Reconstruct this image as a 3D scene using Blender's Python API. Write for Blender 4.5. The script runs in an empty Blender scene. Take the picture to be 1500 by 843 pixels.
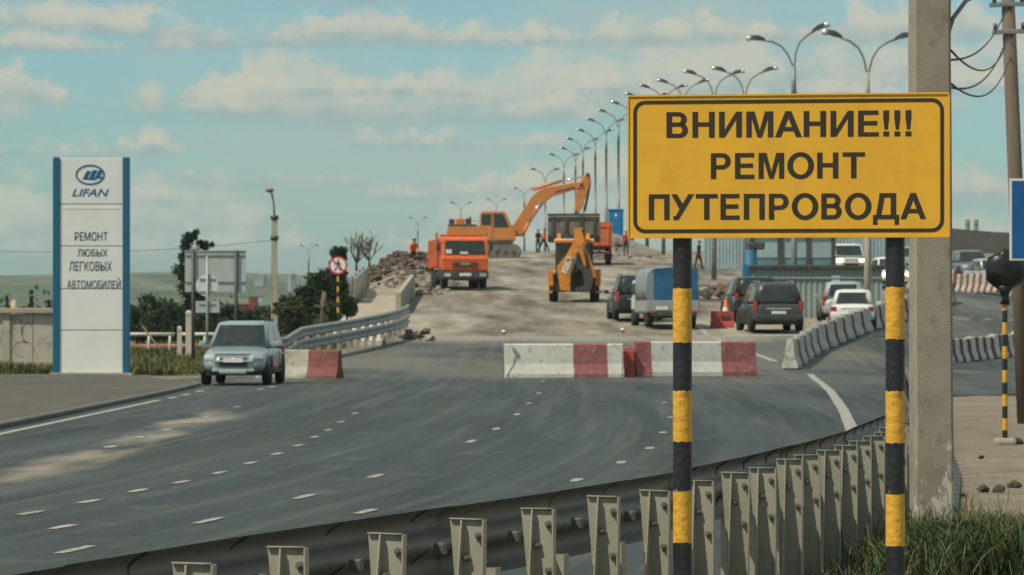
import bpy, bmesh, math, random
from mathutils import Vector, Matrix, noise as mnoise
R = math.radians
random.seed(7)
sc = bpy.context.scene
COL = sc.collection

# ------------------------------------------------------------------ camera
CAM_H = 1.56
F = 6000.0                      # focal length in photo pixels (1500 wide)
cam = bpy.data.cameras.new('camera')
cam.sensor_width = 36.0
cam.lens = 36.0 * F / 1500.0
cam.clip_start = 0.5
cam.clip_end = 60000
cam.dof.use_dof = True
cam.dof.focus_distance = 19.0
cam.dof.aperture_fstop = 14.5
camo = bpy.data.objects.new('camera', cam)
COL.objects.link(camo)
camo.location = (0, 0, CAM_H)
camo.rotation_euler = (R(90) + math.atan(48.5 / F), 0, 0)
sc.camera = camo

# ------------------------------------------------------------------ light
SUN_EL, SUN_AZ = R(54), math.atan2(-0.72, -0.50)   # azimuth from +Y towards +X
to_sun = Vector((math.sin(SUN_AZ) * math.cos(SUN_EL), math.cos(SUN_AZ) * math.cos(SUN_EL), math.sin(SUN_EL)))
sl = bpy.data.lights.new('sun', 'SUN')
sl.energy = 4.6
sl.angle = R(0.53)
sl.color = (1.0, 0.89, 0.70)
so = bpy.data.objects.new('sun', sl)
COL.objects.link(so)
so.rotation_euler = (-to_sun).to_track_quat('-Z', 'Y').to_euler()
so.location = (-30, -20, 60)

world = bpy.data.worlds.new('World')
sc.world = world
world.use_nodes = True
nt = world.node_tree
nt.nodes.clear()
def WN(t, **kw):
    n = nt.nodes.new(t)
    for k, v in kw.items():
        setattr(n, k, v)
    return n
def wmath(op, a, b=None, c=None):
    n = WN('ShaderNodeMath', operation=op)
    for i, v in enumerate((a, b, c)):
        if v is None: continue
        if isinstance(v, (int, float)): n.inputs[i].default_value = v
        else: nt.links.new(v, n.inputs[i])
    return n.outputs[0]
sky = WN('ShaderNodeTexSky', sky_type='NISHITA')
sky.sun_disc = False
sky.sun_elevation = SUN_EL
sky.sun_rotation = SUN_AZ
sky.air_density = 1.0
sky.dust_density = 0.7
sky.ozone_density = 1.5
tint = WN('ShaderNodeMix', data_type='RGBA', blend_type='MULTIPLY')
tint.inputs[0].default_value = 1.0
nt.links.new(sky.outputs[0], tint.inputs[6])
tint.inputs[7].default_value = (0.64, 0.94, 1.0, 1)
tc = WN('ShaderNodeTexCoord')
sep = WN('ShaderNodeSeparateXYZ')
nt.links.new(tc.outputs['Generated'], sep.inputs[0])
hl = wmath('SQRT', wmath('ADD', wmath('MULTIPLY', sep.outputs[0], sep.outputs[0]), wmath('MULTIPLY', sep.outputs[1], sep.outputs[1])))
hl = wmath('MAXIMUM', hl, 0.001)
hx = wmath('DIVIDE', sep.outputs[0], hl)
hy = wmath('DIVIDE', sep.outputs[1], hl)
el = wmath('MAXIMUM', sep.outputs[2], 0.0)
def cnoise(kh, kz, det, seed, zsrc=None, rough=0.55):
    """fractal noise over azimuth (kh) and height (kz)"""
    cb = WN('ShaderNodeCombineXYZ')
    nt.links.new(wmath('MULTIPLY', hx, kh), cb.inputs[0]); nt.links.new(wmath('MULTIPLY', hy, kh), cb.inputs[1])
    nt.links.new(wmath('MULTIPLY_ADD', el if zsrc is None else zsrc, kz, seed), cb.inputs[2])
    n = WN('ShaderNodeTexNoise')
    n.inputs['Scale'].default_value = 1.0; n.inputs['Detail'].default_value = det; n.inputs['Roughness'].default_value = rough
    nt.links.new(cb.outputs[0], n.inputs['Vector'])
    return n.outputs['Fac']
def wrange(v, a, b, c=0.0, d=1.0):
    n = WN('ShaderNodeMapRange', interpolation_type='SMOOTHSTEP')
    for i_, x_ in enumerate((a, b, c, d)): n.inputs[i_ + 1].default_value = x_
    nt.links.new(v, n.inputs[0]); return n.outputs[0]
def wmix(f, a, b):
    n = WN('ShaderNodeMix', data_type='RGBA')
    nt.links.new(f, n.inputs[0])
    for i_, v in ((6, a), (7, b)):
        if isinstance(v, tuple): n.inputs[i_].default_value = v + (1,)
        else: nt.links.new(v, n.inputs[i_])
    return n.outputs[2]
CLOUD_LIT, CLOUD_BASE = (5.9, 5.85, 4.9), (2.9, 4.2, 4.3)
def cumulus(colr, H, kh, seed, amount, opac, puffk):
    """a bank of heaped clouds per height band H: level bases, knobbly tops"""
    e = wmath('ADD', el, wmath('MULTIPLY', wmath('SUBTRACT', cnoise(kh * 0.35, 0, 2, seed + 3.1), 0.5), H * 1.1))
    r = wmath('ADD', wmath('DIVIDE', e, H), seed % 1.0)
    row = wmath('FLOOR', r); v = wmath('SUBTRACT', r, row)
    top = wmath('MULTIPLY', wmath('SUBTRACT', cnoise(kh, 7.31, 3, seed, row), amount), 3.6)
    puff = wmath('MULTIPLY', wmath('SUBTRACT', cnoise(puffk, puffk * 1.3, 5, seed + 9.0, rough=0.6), 0.5), 1.15)
    lift = wmath('ADD', wmath('MINIMUM', top, 0.72), puff)
    d = wmath('MULTIPLY', wrange(wmath('SUBTRACT', lift, v), -0.02, 0.30), wrange(v, 0.0, 0.22))
    bright = wrange(wmath('ADD', v, wmath('MULTIPLY', puff, 0.55)), -0.02, 0.42)
    cc = wmix(bright, CLOUD_BASE, CLOUD_LIT)
    return wmix(wmath('MULTIPLY', d, opac), colr, cc)
thin = wrange(el, 0.003, 0.045, 0.55, 1.0)          # low clouds drown in the air
skyc = tint.outputs[2]
veil = wmath('MULTIPLY', wrange(cnoise(13, 34, 5, 4.4), 0.36, 0.70), wrange(el, 0.01, 0.065, 0.25, 0.75))
skyc = wmix(veil, skyc, (4.2, 5.1, 4.8))
skyc = cumulus(skyc, 0.030, 15.0, 11.37, 0.33, wmath('MULTIPLY', thin, 0.85), 95.0)
skyc = cumulus(skyc, 0.0125, 25.0, 5.72, 0.385, wmath('MULTIPLY', thin, 0.9), 190.0)
skyc = cumulus(skyc, 0.0175, 19.0, 23.15, 0.385, wmath('MULTIPLY', thin, 0.9), 140.0)
bg = WN('ShaderNodeBackground')
bg.inputs[1].default_value = 0.105
nt.links.new(skyc, bg.inputs[0])
wo = WN('ShaderNodeOutputWorld')
nt.links.new(bg.outputs[0], wo.inputs[0])

sc.view_settings.view_transform = 'Standard'
sc.view_settings.look = 'None'
sc.view_settings.gamma = 1.0
sc.view_settings.use_curve_mapping = False
sc.view_settings.exposure = -0.12
sc.cycles.use_denoising = True
sc.cycles.max_bounces = 6
sc.cycles.volume_bounces = 0

# ------------------------------------------------------------------ materials
MATS = {}
def mat(name, col, rough=0.8, metal=0.0, var=0.15, scale=3.0, bump=0.0, bscale=40.0, col2=None, thr=(0.45, 0.6),
        coat=0.0, spec=0.5, detail=5, stretch=None, emit=None, coords='Object'):
    """Principled material; colour varies with noise, col2 shows in patches (wear, dirt)."""
    if name in MATS: return MATS[name]
    m = bpy.data.materials.new(name)
    m.use_nodes = True
    t = m.node_tree
    b = t.nodes['Principled BSDF']
    b.inputs['Roughness'].default_value = rough
    b.inputs['Metallic'].default_value = metal
    b.inputs['Specular IOR Level'].default_value = spec
    if coat: 
        b.inputs['Coat Weight'].default_value = coat
        b.inputs['Coat Roughness'].default_value = 0.08
    tc = t.nodes.new('ShaderNodeTexCoord')
    mp = t.nodes.new('ShaderNodeMapping')
    if stretch: mp.inputs['Scale'].default_value = stretch
    t.links.new(tc.outputs[coords], mp.inputs[0])
    n = t.nodes.new('ShaderNodeTexNoise')
    n.inputs['Scale'].default_value = scale
    n.inputs['Detail'].default_value = detail
    n.inputs['Roughness'].default_value = 0.6
    t.links.new(mp.outputs[0], n.inputs['Vector'])
    mr = t.nodes.new('ShaderNodeMapRange')
    mr.inputs[1].default_value = 0.3; mr.inputs[2].default_value = 0.7
    t.links.new(n.outputs['Fac'], mr.inputs[0])
    mx = t.nodes.new('ShaderNodeMix'); mx.data_type = 'RGBA'
    mx.inputs[6].default_value = tuple(c * (1 - var) for c in col[:3]) + (1,)
    mx.inputs[7].default_value = tuple(min(1, c * (1 + var)) for c in col[:3]) + (1,)
    t.links.new(mr.outputs[0], mx.inputs[0])
    out = mx.outputs[2]
    if col2:
        n2 = t.nodes.new('ShaderNodeTexNoise')
        n2.inputs['Scale'].default_value = scale * 2.3
        n2.inputs['Detail'].default_value = 8
        n2.inputs['Roughness'].default_value = 0.65
        t.links.new(mp.outputs[0], n2.inputs['Vector'])
        m2 = t.nodes.new('ShaderNodeMapRange'); m2.interpolation_type = 'SMOOTHSTEP'
        m2.inputs[1].default_value, m2.inputs[2].default_value = thr
        t.links.new(n2.outputs['Fac'], m2.inputs[0])
        x2 = t.nodes.new('ShaderNodeMix'); x2.data_type = 'RGBA'
        t.links.new(m2.outputs[0], x2.inputs[0])
        t.links.new(out, x2.inputs[6])
        x2.inputs[7].default_value = tuple(col2[:3]) + (1,)
        out = x2.outputs[2]
    t.links.new(out, b.inputs['Base Color'])
    if bump:
        nb = t.nodes.new('ShaderNodeTexNoise')
        nb.inputs['Scale'].default_value = bscale
        nb.inputs['Detail'].default_value = 4
        t.links.new(mp.outputs[0], nb.inputs['Vector'])
        bp = t.nodes.new('ShaderNodeBump')
        bp.inputs['Strength'].default_value = bump
        bp.inputs['Distance'].default_value = 0.02
        t.links.new(nb.outputs['Fac'], bp.inputs['Height'])
        t.links.new(bp.outputs[0], b.inputs['Normal'])
    if emit:
        b.inputs['Emission Color'].default_value = tuple(emit[:3]) + (1,)
        b.inputs['Emission Strength'].default_value = emit[3]
    MATS[name] = m
    return m
def glassmat(name, col=(0.02, 0.03, 0.03), rough=0.08):
    return mat(name, col, rough, 0, 0.3, 2.0, spec=0.7)

ASPH = (0.070, 0.082, 0.080)
mat('concrete', (0.36, 0.34, 0.28), 0.9, var=0.18, scale=2.5, bump=0.35, bscale=60, col2=(0.24, 0.23, 0.19), thr=(0.5, 0.72))
mat('concrete_pale', (0.50, 0.48, 0.42), 0.9, var=0.15, scale=1.2, bump=0.2, bscale=30, col2=(0.33, 0.31, 0.26), thr=(0.52, 0.75))
mat('concrete_tan', (0.34, 0.30, 0.24), 0.92, var=0.18, scale=1.2, bump=0.2, bscale=30)
mat('kerb', (0.12, 0.12, 0.11), 0.9, var=0.3, scale=1.5, bump=0.3)
mat('galv', (0.30, 0.33, 0.33), 0.5, 0.35, var=0.12, scale=5, col2=(0.26, 0.27, 0.25), thr=(0.5, 0.75))
mat('post_paint', (0.31, 0.30, 0.24), 0.6, 0.1, var=0.14, scale=5, col2=(0.19, 0.165, 0.12), thr=(0.56, 0.75), bump=0.1, bscale=90)
mat('beam_paint', (0.125, 0.125, 0.11), 0.5, 0.25, var=0.15, scale=2.5, col2=(0.11, 0.11, 0.10), thr=(0.5, 0.75))
mat('beam_end', (0.05, 0.05, 0.05), 0.8, var=0.3, scale=6)
mat('bolt', (0.22, 0.21, 0.19), 0.45, 0.6, var=0.2, scale=30)
mat('yellow_sign', (0.70, 0.385, 0.030), 0.55, var=0.06, scale=2.0, spec=0.35, col2=(0.56, 0.31, 0.035), thr=(0.48, 0.78))
mat('alu', (0.60, 0.60, 0.56), 0.45, 0.7, var=0.05)
mat('ink', (0.022, 0.018, 0.012), 0.7, var=0.1)
mat('yellow_post', (0.66, 0.36, 0.035), 0.5, var=0.14, scale=9, col2=(0.36, 0.20, 0.05), thr=(0.57, 0.70), bump=0.45, bscale=28)
mat('black_post', (0.016, 0.019, 0.022), 0.45, var=0.3, scale=9, col2=(0.30, 0.29, 0.26), thr=(0.665, 0.70), bump=0.3, bscale=30)
mat('white_paint', (0.56, 0.57, 0.52), 0.85, var=0.12, scale=3, col2=(0.32, 0.31, 0.27), thr=(0.55, 0.72), bump=0.15)
mat('white_dirty', (0.40, 0.385, 0.33), 0.9, var=0.2, scale=2, col2=(0.22, 0.20, 0.165), thr=(0.48, 0.68))
mat('red_dirty', (0.20, 0.062, 0.058), 0.9, var=0.25, scale=2, col2=(0.16, 0.12, 0.10), thr=(0.46, 0.64))
mat('grey_block', (0.50, 0.50, 0.46), 0.9, var=0.15, scale=2, col2=(0.22, 0.215, 0.19), thr=(0.5, 0.7))
mat('paint_silver_shaded', (0.15, 0.19, 0.19), 0.35, 0.3, var=0.1, coat=0.5)  # silver car paint with the shade on the queue mixed into its colour
mat('cream_pole', (0.34, 0.32, 0.26), 0.85, var=0.15, scale=2)
mat('red_paint', (0.27, 0.088, 0.09), 0.85, var=0.2, scale=3, col2=(0.33, 0.22, 0.20), thr=(0.5, 0.7), bump=0.15)
mat('darkred_paint_and_shade', (0.13, 0.045, 0.045), 0.85, var=0.25, scale=3, col2=(0.20, 0.17, 0.15), thr=(0.5, 0.75))  # real red stripes, and the shaded hollows coloured into the curving row
mat('mark', (0.33, 0.33, 0.30), 0.85, var=0.15, scale=6, col2=(0.13, 0.13, 0.12), thr=(0.47, 0.66))
mat('wood', (0.14, 0.11, 0.085), 0.9, var=0.25, scale=8, stretch=(1, 1, 0.1), bump=0.4)
mat('lamp_metal', (0.24, 0.25, 0.245), 0.55, 0.4, var=0.15, scale=2)
mat('lamp_head', (0.06, 0.065, 0.07), 0.5, 0.2, var=0.1)
mat('lamp_glass', (0.75, 0.76, 0.74), 0.15, 0.6, var=0.05)
mat('rubber', (0.018, 0.018, 0.018), 0.85, var=0.3, scale=8)
mat('rim', (0.35, 0.36, 0.36), 0.4, 0.7, var=0.1)
mat('black_plastic', (0.02, 0.022, 0.024), 0.6, var=0.2)
mat('chrome', (0.62, 0.63, 0.63), 0.18, 0.9, var=0.05)
mat('plate', (0.68, 0.68, 0.66), 0.5, var=0.05)
mat('headlight', (0.70, 0.71, 0.69), 0.08, 0.55, var=0.25, scale=12, coat=0.6)
mat('headlight_on', (0.9, 0.85, 0.7), 0.3, emit=(1.0, 0.82, 0.55, 3.0))
mat('tail_light', (0.32, 0.03, 0.025), 0.2, var=0.2, coat=0.5)
glassmat('glass_dark')
mat('glass_mid', (0.022, 0.028, 0.03), 0.06, var=0.5, scale=4, spec=0.7)
mat('paint_silverblue', (0.33, 0.41, 0.42), 0.32, 0.35, var=0.05, coat=0.6)
mat('paint_black', (0.018, 0.02, 0.022), 0.3, 0.2, var=0.1, coat=0.6)
mat('paint_darkgreen', (0.045, 0.055, 0.050), 0.38, 0.2, var=0.15, coat=0.4)
mat('paint_silver', (0.42, 0.45, 0.46), 0.35, 0.4, var=0.05, coat=0.5)
mat('paint_white', (0.62, 0.64, 0.62), 0.4, 0.0, var=0.06, coat=0.4)
mat('orange_truck', (0.68, 0.125, 0.025), 0.5, var=0.10, scale=2, col2=(0.38, 0.13, 0.06), thr=(0.54, 0.74), coat=0.2)
mat('orange_old', (0.50, 0.13, 0.05), 0.7, var=0.2, scale=2, col2=(0.28, 0.14, 0.09), thr=(0.5, 0.7))
mat('excavator_orange', (0.54, 0.20, 0.048), 0.5, var=0.10, scale=1.0, col2=(0.30, 0.15, 0.07), thr=(0.50, 0.74))
mat('loader_yellow', (0.64, 0.235, 0.02), 0.5, var=0.15, scale=2.0, col2=(0.26, 0.14, 0.05), thr=(0.50, 0.70))
mat('steel_dark', (0.065, 0.065, 0.062), 0.6, 0.4, var=0.3, scale=3, col2=(0.16, 0.14, 0.11), thr=(0.5, 0.7))
mat('steel_worn', (0.20, 0.185, 0.16), 0.6, 0.4, var=0.3, scale=3, col2=(0.10, 0.09, 0.08), thr=(0.45, 0.7))
mat('tarp_blue', (0.012, 0.10, 0.22), 0.65, var=0.2, scale=2.2, bump=0.5, bscale=6)
mat('tarp_pale', (0.19, 0.23, 0.25), 0.7, var=0.15, scale=2.2, bump=0.4, bscale=6)
mat('grey_metal', (0.30, 0.32, 0.31), 0.6, 0.2, var=0.15, scale=2)
mat('sign_back', (0.42, 0.47, 0.46), 0.5, 0.15, var=0.10, scale=2.0)
mat('pylon_white', (0.70, 0.73, 0.71), 0.45, var=0.04, scale=1.5, coat=0.15)
mat('pylon_blue', (0.002, 0.105, 0.20), 0.45, var=0.06, coat=0.2)
mat('pylon_ink', (0.012, 0.05, 0.11), 0.6, var=0.05)
mat('logo_blue', (0.006, 0.10, 0.22), 0.5, var=0.05)
mat('blue_plastic', (0.004, 0.15, 0.38), 0.5, var=0.12, scale=2)
mat('sign_blue', (0.005, 0.095, 0.29), 0.45, var=0.08, scale=3)
mat('sign_white', (0.70, 0.72, 0.70), 0.5, var=0.05)
mat('sign_red', (0.48, 0.03, 0.03), 0.5, var=0.05)
mat('bag', (0.010, 0.011, 0.012), 0.28, var=0.3, scale=5, bump=0.8, bscale=9)
mat('container_teal', (0.23, 0.29, 0.285), 0.65, 0.1, var=0.12, scale=0.8, col2=(0.22, 0.27, 0.26), thr=(0.52, 0.75))
mat('fence_blue', (0.27, 0.38, 0.41), 0.6, 0.1, var=0.15, scale=0.7, col2=(0.36, 0.43, 0.44), thr=(0.5, 0.7))
mat('kiosk_blue', (0.11, 0.21, 0.25), 0.45, 0.1, var=0.25, scale=0.9)
mat('rust', (0.24, 0.115, 0.06), 0.85, var=0.3, scale=1.5, col2=(0.38, 0.24, 0.14), thr=(0.5, 0.65))
mat('rail_white', (0.55, 0.55, 0.50), 0.8, var=0.15, scale=2, col2=(0.3, 0.27, 0.22), thr=(0.55, 0.72))
mat('red_plastic', (0.42, 0.055, 0.045), 0.6, var=0.2, scale=3, col2=(0.34, 0.12, 0.10), thr=(0.5, 0.7))
mat('cone_orange', (0.72, 0.14, 0.03), 0.6, var=0.1)
mat('rope', (0.50, 0.50, 0.46), 0.9, var=0.1)
mat('wire', (0.03, 0.03, 0.035), 0.7)
mat('stone', (0.26, 0.24, 0.20), 0.95, var=0.3, scale=4, bump=0.5, bscale=20)
mat('stone_dark', (0.055, 0.05, 0.042), 0.95, var=0.3, scale=9, bump=0.6, bscale=30)
mat('asphalt_chunk', (0.075, 0.062, 0.05), 0.95, var=0.35, scale=3, bump=0.6, bscale=15)
mat('rubble_pale', (0.25, 0.225, 0.185), 0.95, var=0.3, scale=2, bump=0.5, bscale=12)
mat('soil', (0.11, 0.078, 0.055), 1.0, var=0.35, scale=1.2, bump=0.8, bscale=6)
mat('bark', (0.07, 0.06, 0.05), 0.95, var=0.3, scale=6, bump=0.4)
mat('barrel_blue', (0.01, 0.10, 0.17), 0.6, var=0.2)
mat('leaf_dark', (0.024, 0.042, 0.022), 0.8, var=0.45, scale=1.2, spec=0.2)
mat('leaf_mid', (0.034, 0.056, 0.026), 0.8, var=0.45, scale=1.0, spec=0.2)
mat('leaf_olive', (0.060, 0.075, 0.036), 0.8, var=0.4, scale=1.0, spec=0.2)
mat('grass_green', (0.022, 0.052, 0.014), 0.7, var=0.45, scale=4, spec=0.3)
mat('grass_dry', (0.15, 0.14, 0.065), 0.8, var=0.35, scale=3, spec=0.2)
mat('grass_strip', (0.085, 0.105, 0.04), 0.85, var=0.45, scale=1.2, spec=0.2, col2=(0.17, 0.15, 0.07), thr=(0.52, 0.7))
mat('skin', (0.40, 0.22, 0.15), 0.6, var=0.05)
mat('vest_orange', (0.75, 0.12, 0.035), 0.7, var=0.1)
mat('cloth_dark', (0.03, 0.035, 0.042), 0.9, var=0.2, scale=6)
mat('cloth_red', (0.42, 0.045, 0.03), 0.85, var=0.15)
mat('hair', (0.02, 0.015, 0.012), 0.8)
mat('brick_red', (0.15, 0.033, 0.032), 0.8, var=0.15, scale=0.5)
mat('far_wall', (0.50, 0.49, 0.45), 0.9, var=0.15, scale=0.1)
mat('far_grey', (0.25, 0.27, 0.28), 0.9, var=0.15, scale=0.1)
mat('far_window', (0.05, 0.06, 0.07), 0.3)
mat('tan_tank', (0.46, 0.38, 0.24), 0.8, var=0.1)
mat('chimney', (0.11, 0.115, 0.12), 0.9, var=0.15)
mat('label_pale', (0.55, 0.60, 0.62), 0.5, var=0.05)

# ------------------------------------------------------------------ mesh helpers
class MB:
    """collects simple solids into one mesh"""
    def __init__(s): s.v = []; s.f = []; s.m = []; s.sm = []
    def add(s, vs, fs, mi=0, smooth=False):
        o = len(s.v)
        s.v += [tuple(p) for p in vs]
        for f in fs:
            s.f.append(tuple(i + o for i in f)); s.m.append(mi); s.sm.append(smooth)
    def box(s, c, d, rot=None, mi=0, taper=1.0, tx=None):
        tx = taper if tx is None else tx
        x, y, z = d[0] / 2, d[1] / 2, d[2] / 2
        vs = [(-x, -y, -z), (x, -y, -z), (x, y, -z), (-x, y, -z), (-x * tx, -y * taper, z), (x * tx, -y * taper, z), (x * tx, y * taper, z), (-x * tx, y * taper, z)]
        M = Matrix.Identity(3)
        if rot is not None:
            from mathutils import Euler
            M = Euler(rot).to_matrix()
        c = Vector(c)
        s.add([c + M @ Vector(p) for p in vs], [(0, 3, 2, 1), (4, 5, 6, 7), (0, 1, 5, 4), (1, 2, 6, 5), (2, 3, 7, 6), (3, 0, 4, 7)], mi)
    def bbox(s, c, d, b=0.02, mi=0, rot=None):
        """box with chamfered edges"""
        x, y, z = d[0] / 2, d[1] / 2, d[2] / 2
        b = min(b, x * 0.9, y * 0.9, z * 0.9)
        bm = bmesh.new()
        bmesh.ops.create_cube(bm, size=1)
        for v in bm.verts: v.co = Vector((v.co.x * 2 * x, v.co.y * 2 * y, v.co.z * 2 * z))
        bmesh.ops.bevel(bm, geom=bm.edges[:], offset=b, segments=2, affect='EDGES', profile=0.6)
        M = Matrix.Identity(3)
        if rot is not None:
            from mathutils import Euler
            M = Euler(rot).to_matrix()
        c = Vector(c)
        bm.verts.index_update()
        s.add([c + M @ v.co for v in bm.verts], [[v.index for v in f.verts] for f in bm.faces], mi, False)
        bm.free()
    def tube(s, pts, r, n=8, mi=0, cap=True, smooth=True):
        """tube along points; r number or list"""
        pts = [Vector(p) for p in pts]
        k = len(pts)
        rs = r if isinstance(r, (list, tuple)) else [r] * k
        vs = []; up = None
        for i, p in enumerate(pts):
            t = (pts[min(i + 1, k - 1)] - pts[max(i - 1, 0)]).normalized()
            if up is None:
                up = Vector((0, 0, 1)) if abs(t.z) < 0.9 else Vector((1, 0, 0))
            a = t.cross(up).normalized(); b = t.cross(a).normalized()
            for j in range(n):
                an = 2 * math.pi * j / n
                vs.append(p + (a * math.cos(an) + b * math.sin(an)) * rs[i])
        fs = []
        for i in range(k - 1):
            for j in range(n):
                fs.append((i * n + j, i * n + (j + 1) % n, (i + 1) * n + (j + 1) % n, (i + 1) * n + j))
        s.add(vs, fs, mi, smooth)
        if cap:
            o = len(s.v) - len(vs)
            s.f.append(tuple(range(o + n - 1, o - 1, -1))); s.m.append(mi); s.sm.append(False)
            s.f.append(tuple(range(len(s.v) - n, len(s.v)))); s.m.append(mi); s.sm.append(False)
    def prism(s, poly, axis, a, b, mi=0, smooth=False):
        """polygon (2D list) extruded along axis 'x','y' or 'z' between a and b"""
        def P3(p, h):
            return {'x': (h, p[0], p[1]), 'y': (p[0], h, p[1]), 'z': (p[0], p[1], h)}[axis]
        n = len(poly)
        vs = [P3(p, a) for p in poly] + [P3(p, b) for p in poly]
        fs = [(i, (i + 1) % n, n + (i + 1) % n, n + i) for i in range(n)]
        s.add(vs, fs, mi, smooth)
        o = len(s.v) - 2 * n
        s.f.append(tuple(range(o + n - 1, o - 1, -1))); s.m.append(mi); s.sm.append(False)
        s.f.append(tuple(range(o + n, o + 2 * n))); s.m.append(mi); s.sm.append(False)
    def loft(s, rings, mi=0, smooth=True, closed=True, cap=True):
        n = len(rings[0]); vs = [p for r in rings for p in r]
        fs = []
        for i in range(len(rings) - 1):
            for j in range(n if closed else n - 1):
                fs.append((i * n + j, i * n + (j + 1) % n, (i + 1) * n + (j + 1) % n, (i + 1) * n + j))
        s.add(vs, fs, mi, smooth)
        if cap and closed:
            o = len(s.v) - len(vs)
            s.f.append(tuple(range(o + n - 1, o - 1, -1))); s.m.append(mi); s.sm.append(False)
            s.f.append(tuple(range(len(s.v) - n, len(s.v)))); s.m.append(mi); s.sm.append(False)
    def ball(s, c, r, nu=12, nv=8, mi=0, sq=(1, 1, 1)):
        c = Vector(c); vs = []; fs = []
        for i in range(nv + 1):
            th = math.pi * i / nv
            for j in range(nu):
                ph = 2 * math.pi * j / nu
                vs.append(c + Vector((r * sq[0] * math.sin(th) * math.cos(ph), r * sq[1] * math.sin(th) * math.sin(ph), r * sq[2] * math.cos(th))))
        for i in range(nv):
            for j in range(nu):
                fs.append((i * nu + j, (i + 1) * nu + j, (i + 1) * nu + (j + 1) % nu, i * nu + (j + 1) % nu))
        s.add(vs, fs, mi, True)
    def build(s, name, mats, parent=None, loc=(0, 0, 0), rot=(0, 0, 0), fix=True):
        me = bpy.data.meshes.new(name)
        me.from_pydata([tuple(v) for v in s.v], [], s.f)
        if not isinstance(mats, (list, tuple)): mats = [mats]
        for m in mats: me.materials.append(MATS[m] if isinstance(m, str) else m)
        if len(mats) > 1: me.polygons.foreach_set('material_index', s.m)
        me.polygons.foreach_set('use_smooth', s.sm)
        if fix:
            bm = bmesh.new(); bm.from_mesh(me)
            bmesh.ops.recalc_face_normals(bm, faces=bm.faces)
            bm.to_mesh(me); bm.free()
        me.update()
        o = bpy.data.objects.new(name, me)
        COL.objects.link(o)
        o.location = loc; o.rotation_euler = rot
        if parent is not None: o.parent = parent
        return o
def tag(o, label, cat, group=None):
    o['label'] = label; o['category'] = cat
    if group: o['group'] = group
    return o
def thing(name, label, cat, loc=(0, 0, 0), rz=0.0, group=None, scale=1.0):
    o = bpy.data.objects.new(name, None)
    COL.objects.link(o)
    o.empty_display_size = 0.2
    o.location = loc; o.rotation_euler = (0, 0, rz); o.scale = (scale,) * 3
    return tag(o, label, cat, group)
def struct(o):
    o['kind'] = 'structure'; return o
JOINED = {'body', 'cabin', 'track', 'dump_bed', 'loader_bucket', 'shaft', 'branch', 'trunk', 'arm', 'frame_', 'pole', 'bag', 'emblem', 'mirror', 'walking_figure', 'sheet', 'wall', 'rim', 'rail_beam', 'kerb', 'bank', 'hills', 'tarpaulin'}
def part(name, mats, parent, fn, **kw):
    """one part; separate solids made by fn become parts of their own with the same name"""
    b = MB(); fn(b)
    if parent is None or name in JOINED or len(b.f) < 8: return b.build(name, mats, parent, **kw)
    par = list(range(len(b.v)))
    def find(i):
        while par[i] != i: par[i] = par[par[i]]; i = par[i]
        return i
    for f in b.f:
        r = find(f[0])
        for k in f[1:]: par[find(k)] = r
    isl = {}
    for fi, f in enumerate(b.f): isl.setdefault(find(f[0]), []).append(fi)
    if len(isl) == 1: return b.build(name, mats, parent, **kw)
    first = None
    for fl in isl.values():
        c = MB(); mp = {}
        for fi in fl:
            g = []
            for k in b.f[fi]:
                if k not in mp: mp[k] = len(c.v); c.v.append(b.v[k])
                g.append(mp[k])
            c.f.append(tuple(g)); c.m.append(b.m[fi]); c.sm.append(b.sm[fi])
        o = c.build(name, mats, parent, **kw)
        first = first or o
    return first
def share(src, name, parent, loc, rot=(0, 0, 0), scl=(1, 1, 1)):
    o = bpy.data.objects.new(name, src.data if hasattr(src, 'data') else src)
    COL.objects.link(o); o.parent = parent
    o.location = loc; o.rotation_euler = rot; o.scale = scl
    return o
def px(x, y, Y):
    """world point seen at photo pixel (x, y) at distance Y"""
    return Vector(((x - 750) * Y / F, Y, CAM_H + (470 - y) * Y / F))
def smooth(a, b, x):
    t = max(0.0, min(1.0, (x - a) / (b - a))); return t * t * (3 - 2 * t)
def lerp_tab(tab, x):
    if x <= tab[0][0]:
        a, b = tab[0], tab[1]
        return a[1] + (x - a[0]) * (b[1] - a[1]) / (b[0] - a[0])
    for a, b in zip(tab, tab[1:]):
        if x <= b[0]: return a[1] + (x - a[0]) * (b[1] - a[1]) / (b[0] - a[0])
    return tab[-1][1]
def text_mesh(name, body, mats, parent, width, height, loc, rot, bold=0.0, shear=0.0, extr=0.0008, fit=True):
    """lettering as flat geometry scaled to width x height, centred on loc"""
    cu = bpy.data.curves.new(name, 'FONT')
    cu.body = body; cu.align_x = 'LEFT'; cu.size = 1.0
    cu.offset = bold; cu.shear = shear; cu.extrude = 0.0; cu.resolution_u = 4
    o = bpy.data.objects.new(name, cu); COL.objects.link(o)
    bpy.context.view_layer.update()
    dg = bpy.context.evaluated_depsgraph_get()
    me = bpy.data.meshes.new_from_object(o.evaluated_get(dg))
    bpy.data.objects.remove(o)
    xs = [v.co.x for v in me.vertices]; ys = [v.co.y for v in me.vertices]
    x0, x1, y0, y1 = min(xs), max(xs), min(ys), max(ys)
    for v in me.vertices:
        v.co = ((v.co.x - (x0 + x1) / 2) * width / (x1 - x0), (v.co.y - (y0 + y1) / 2) * height / (y1 - y0), 0)
    me.materials.clear()
    me.materials.append(MATS[mats])
    r = bpy.data.objects.new(name, me); COL.objects.link(r)
    r.parent = parent; r.location = loc; r.rotation_euler = rot
    return r
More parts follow.
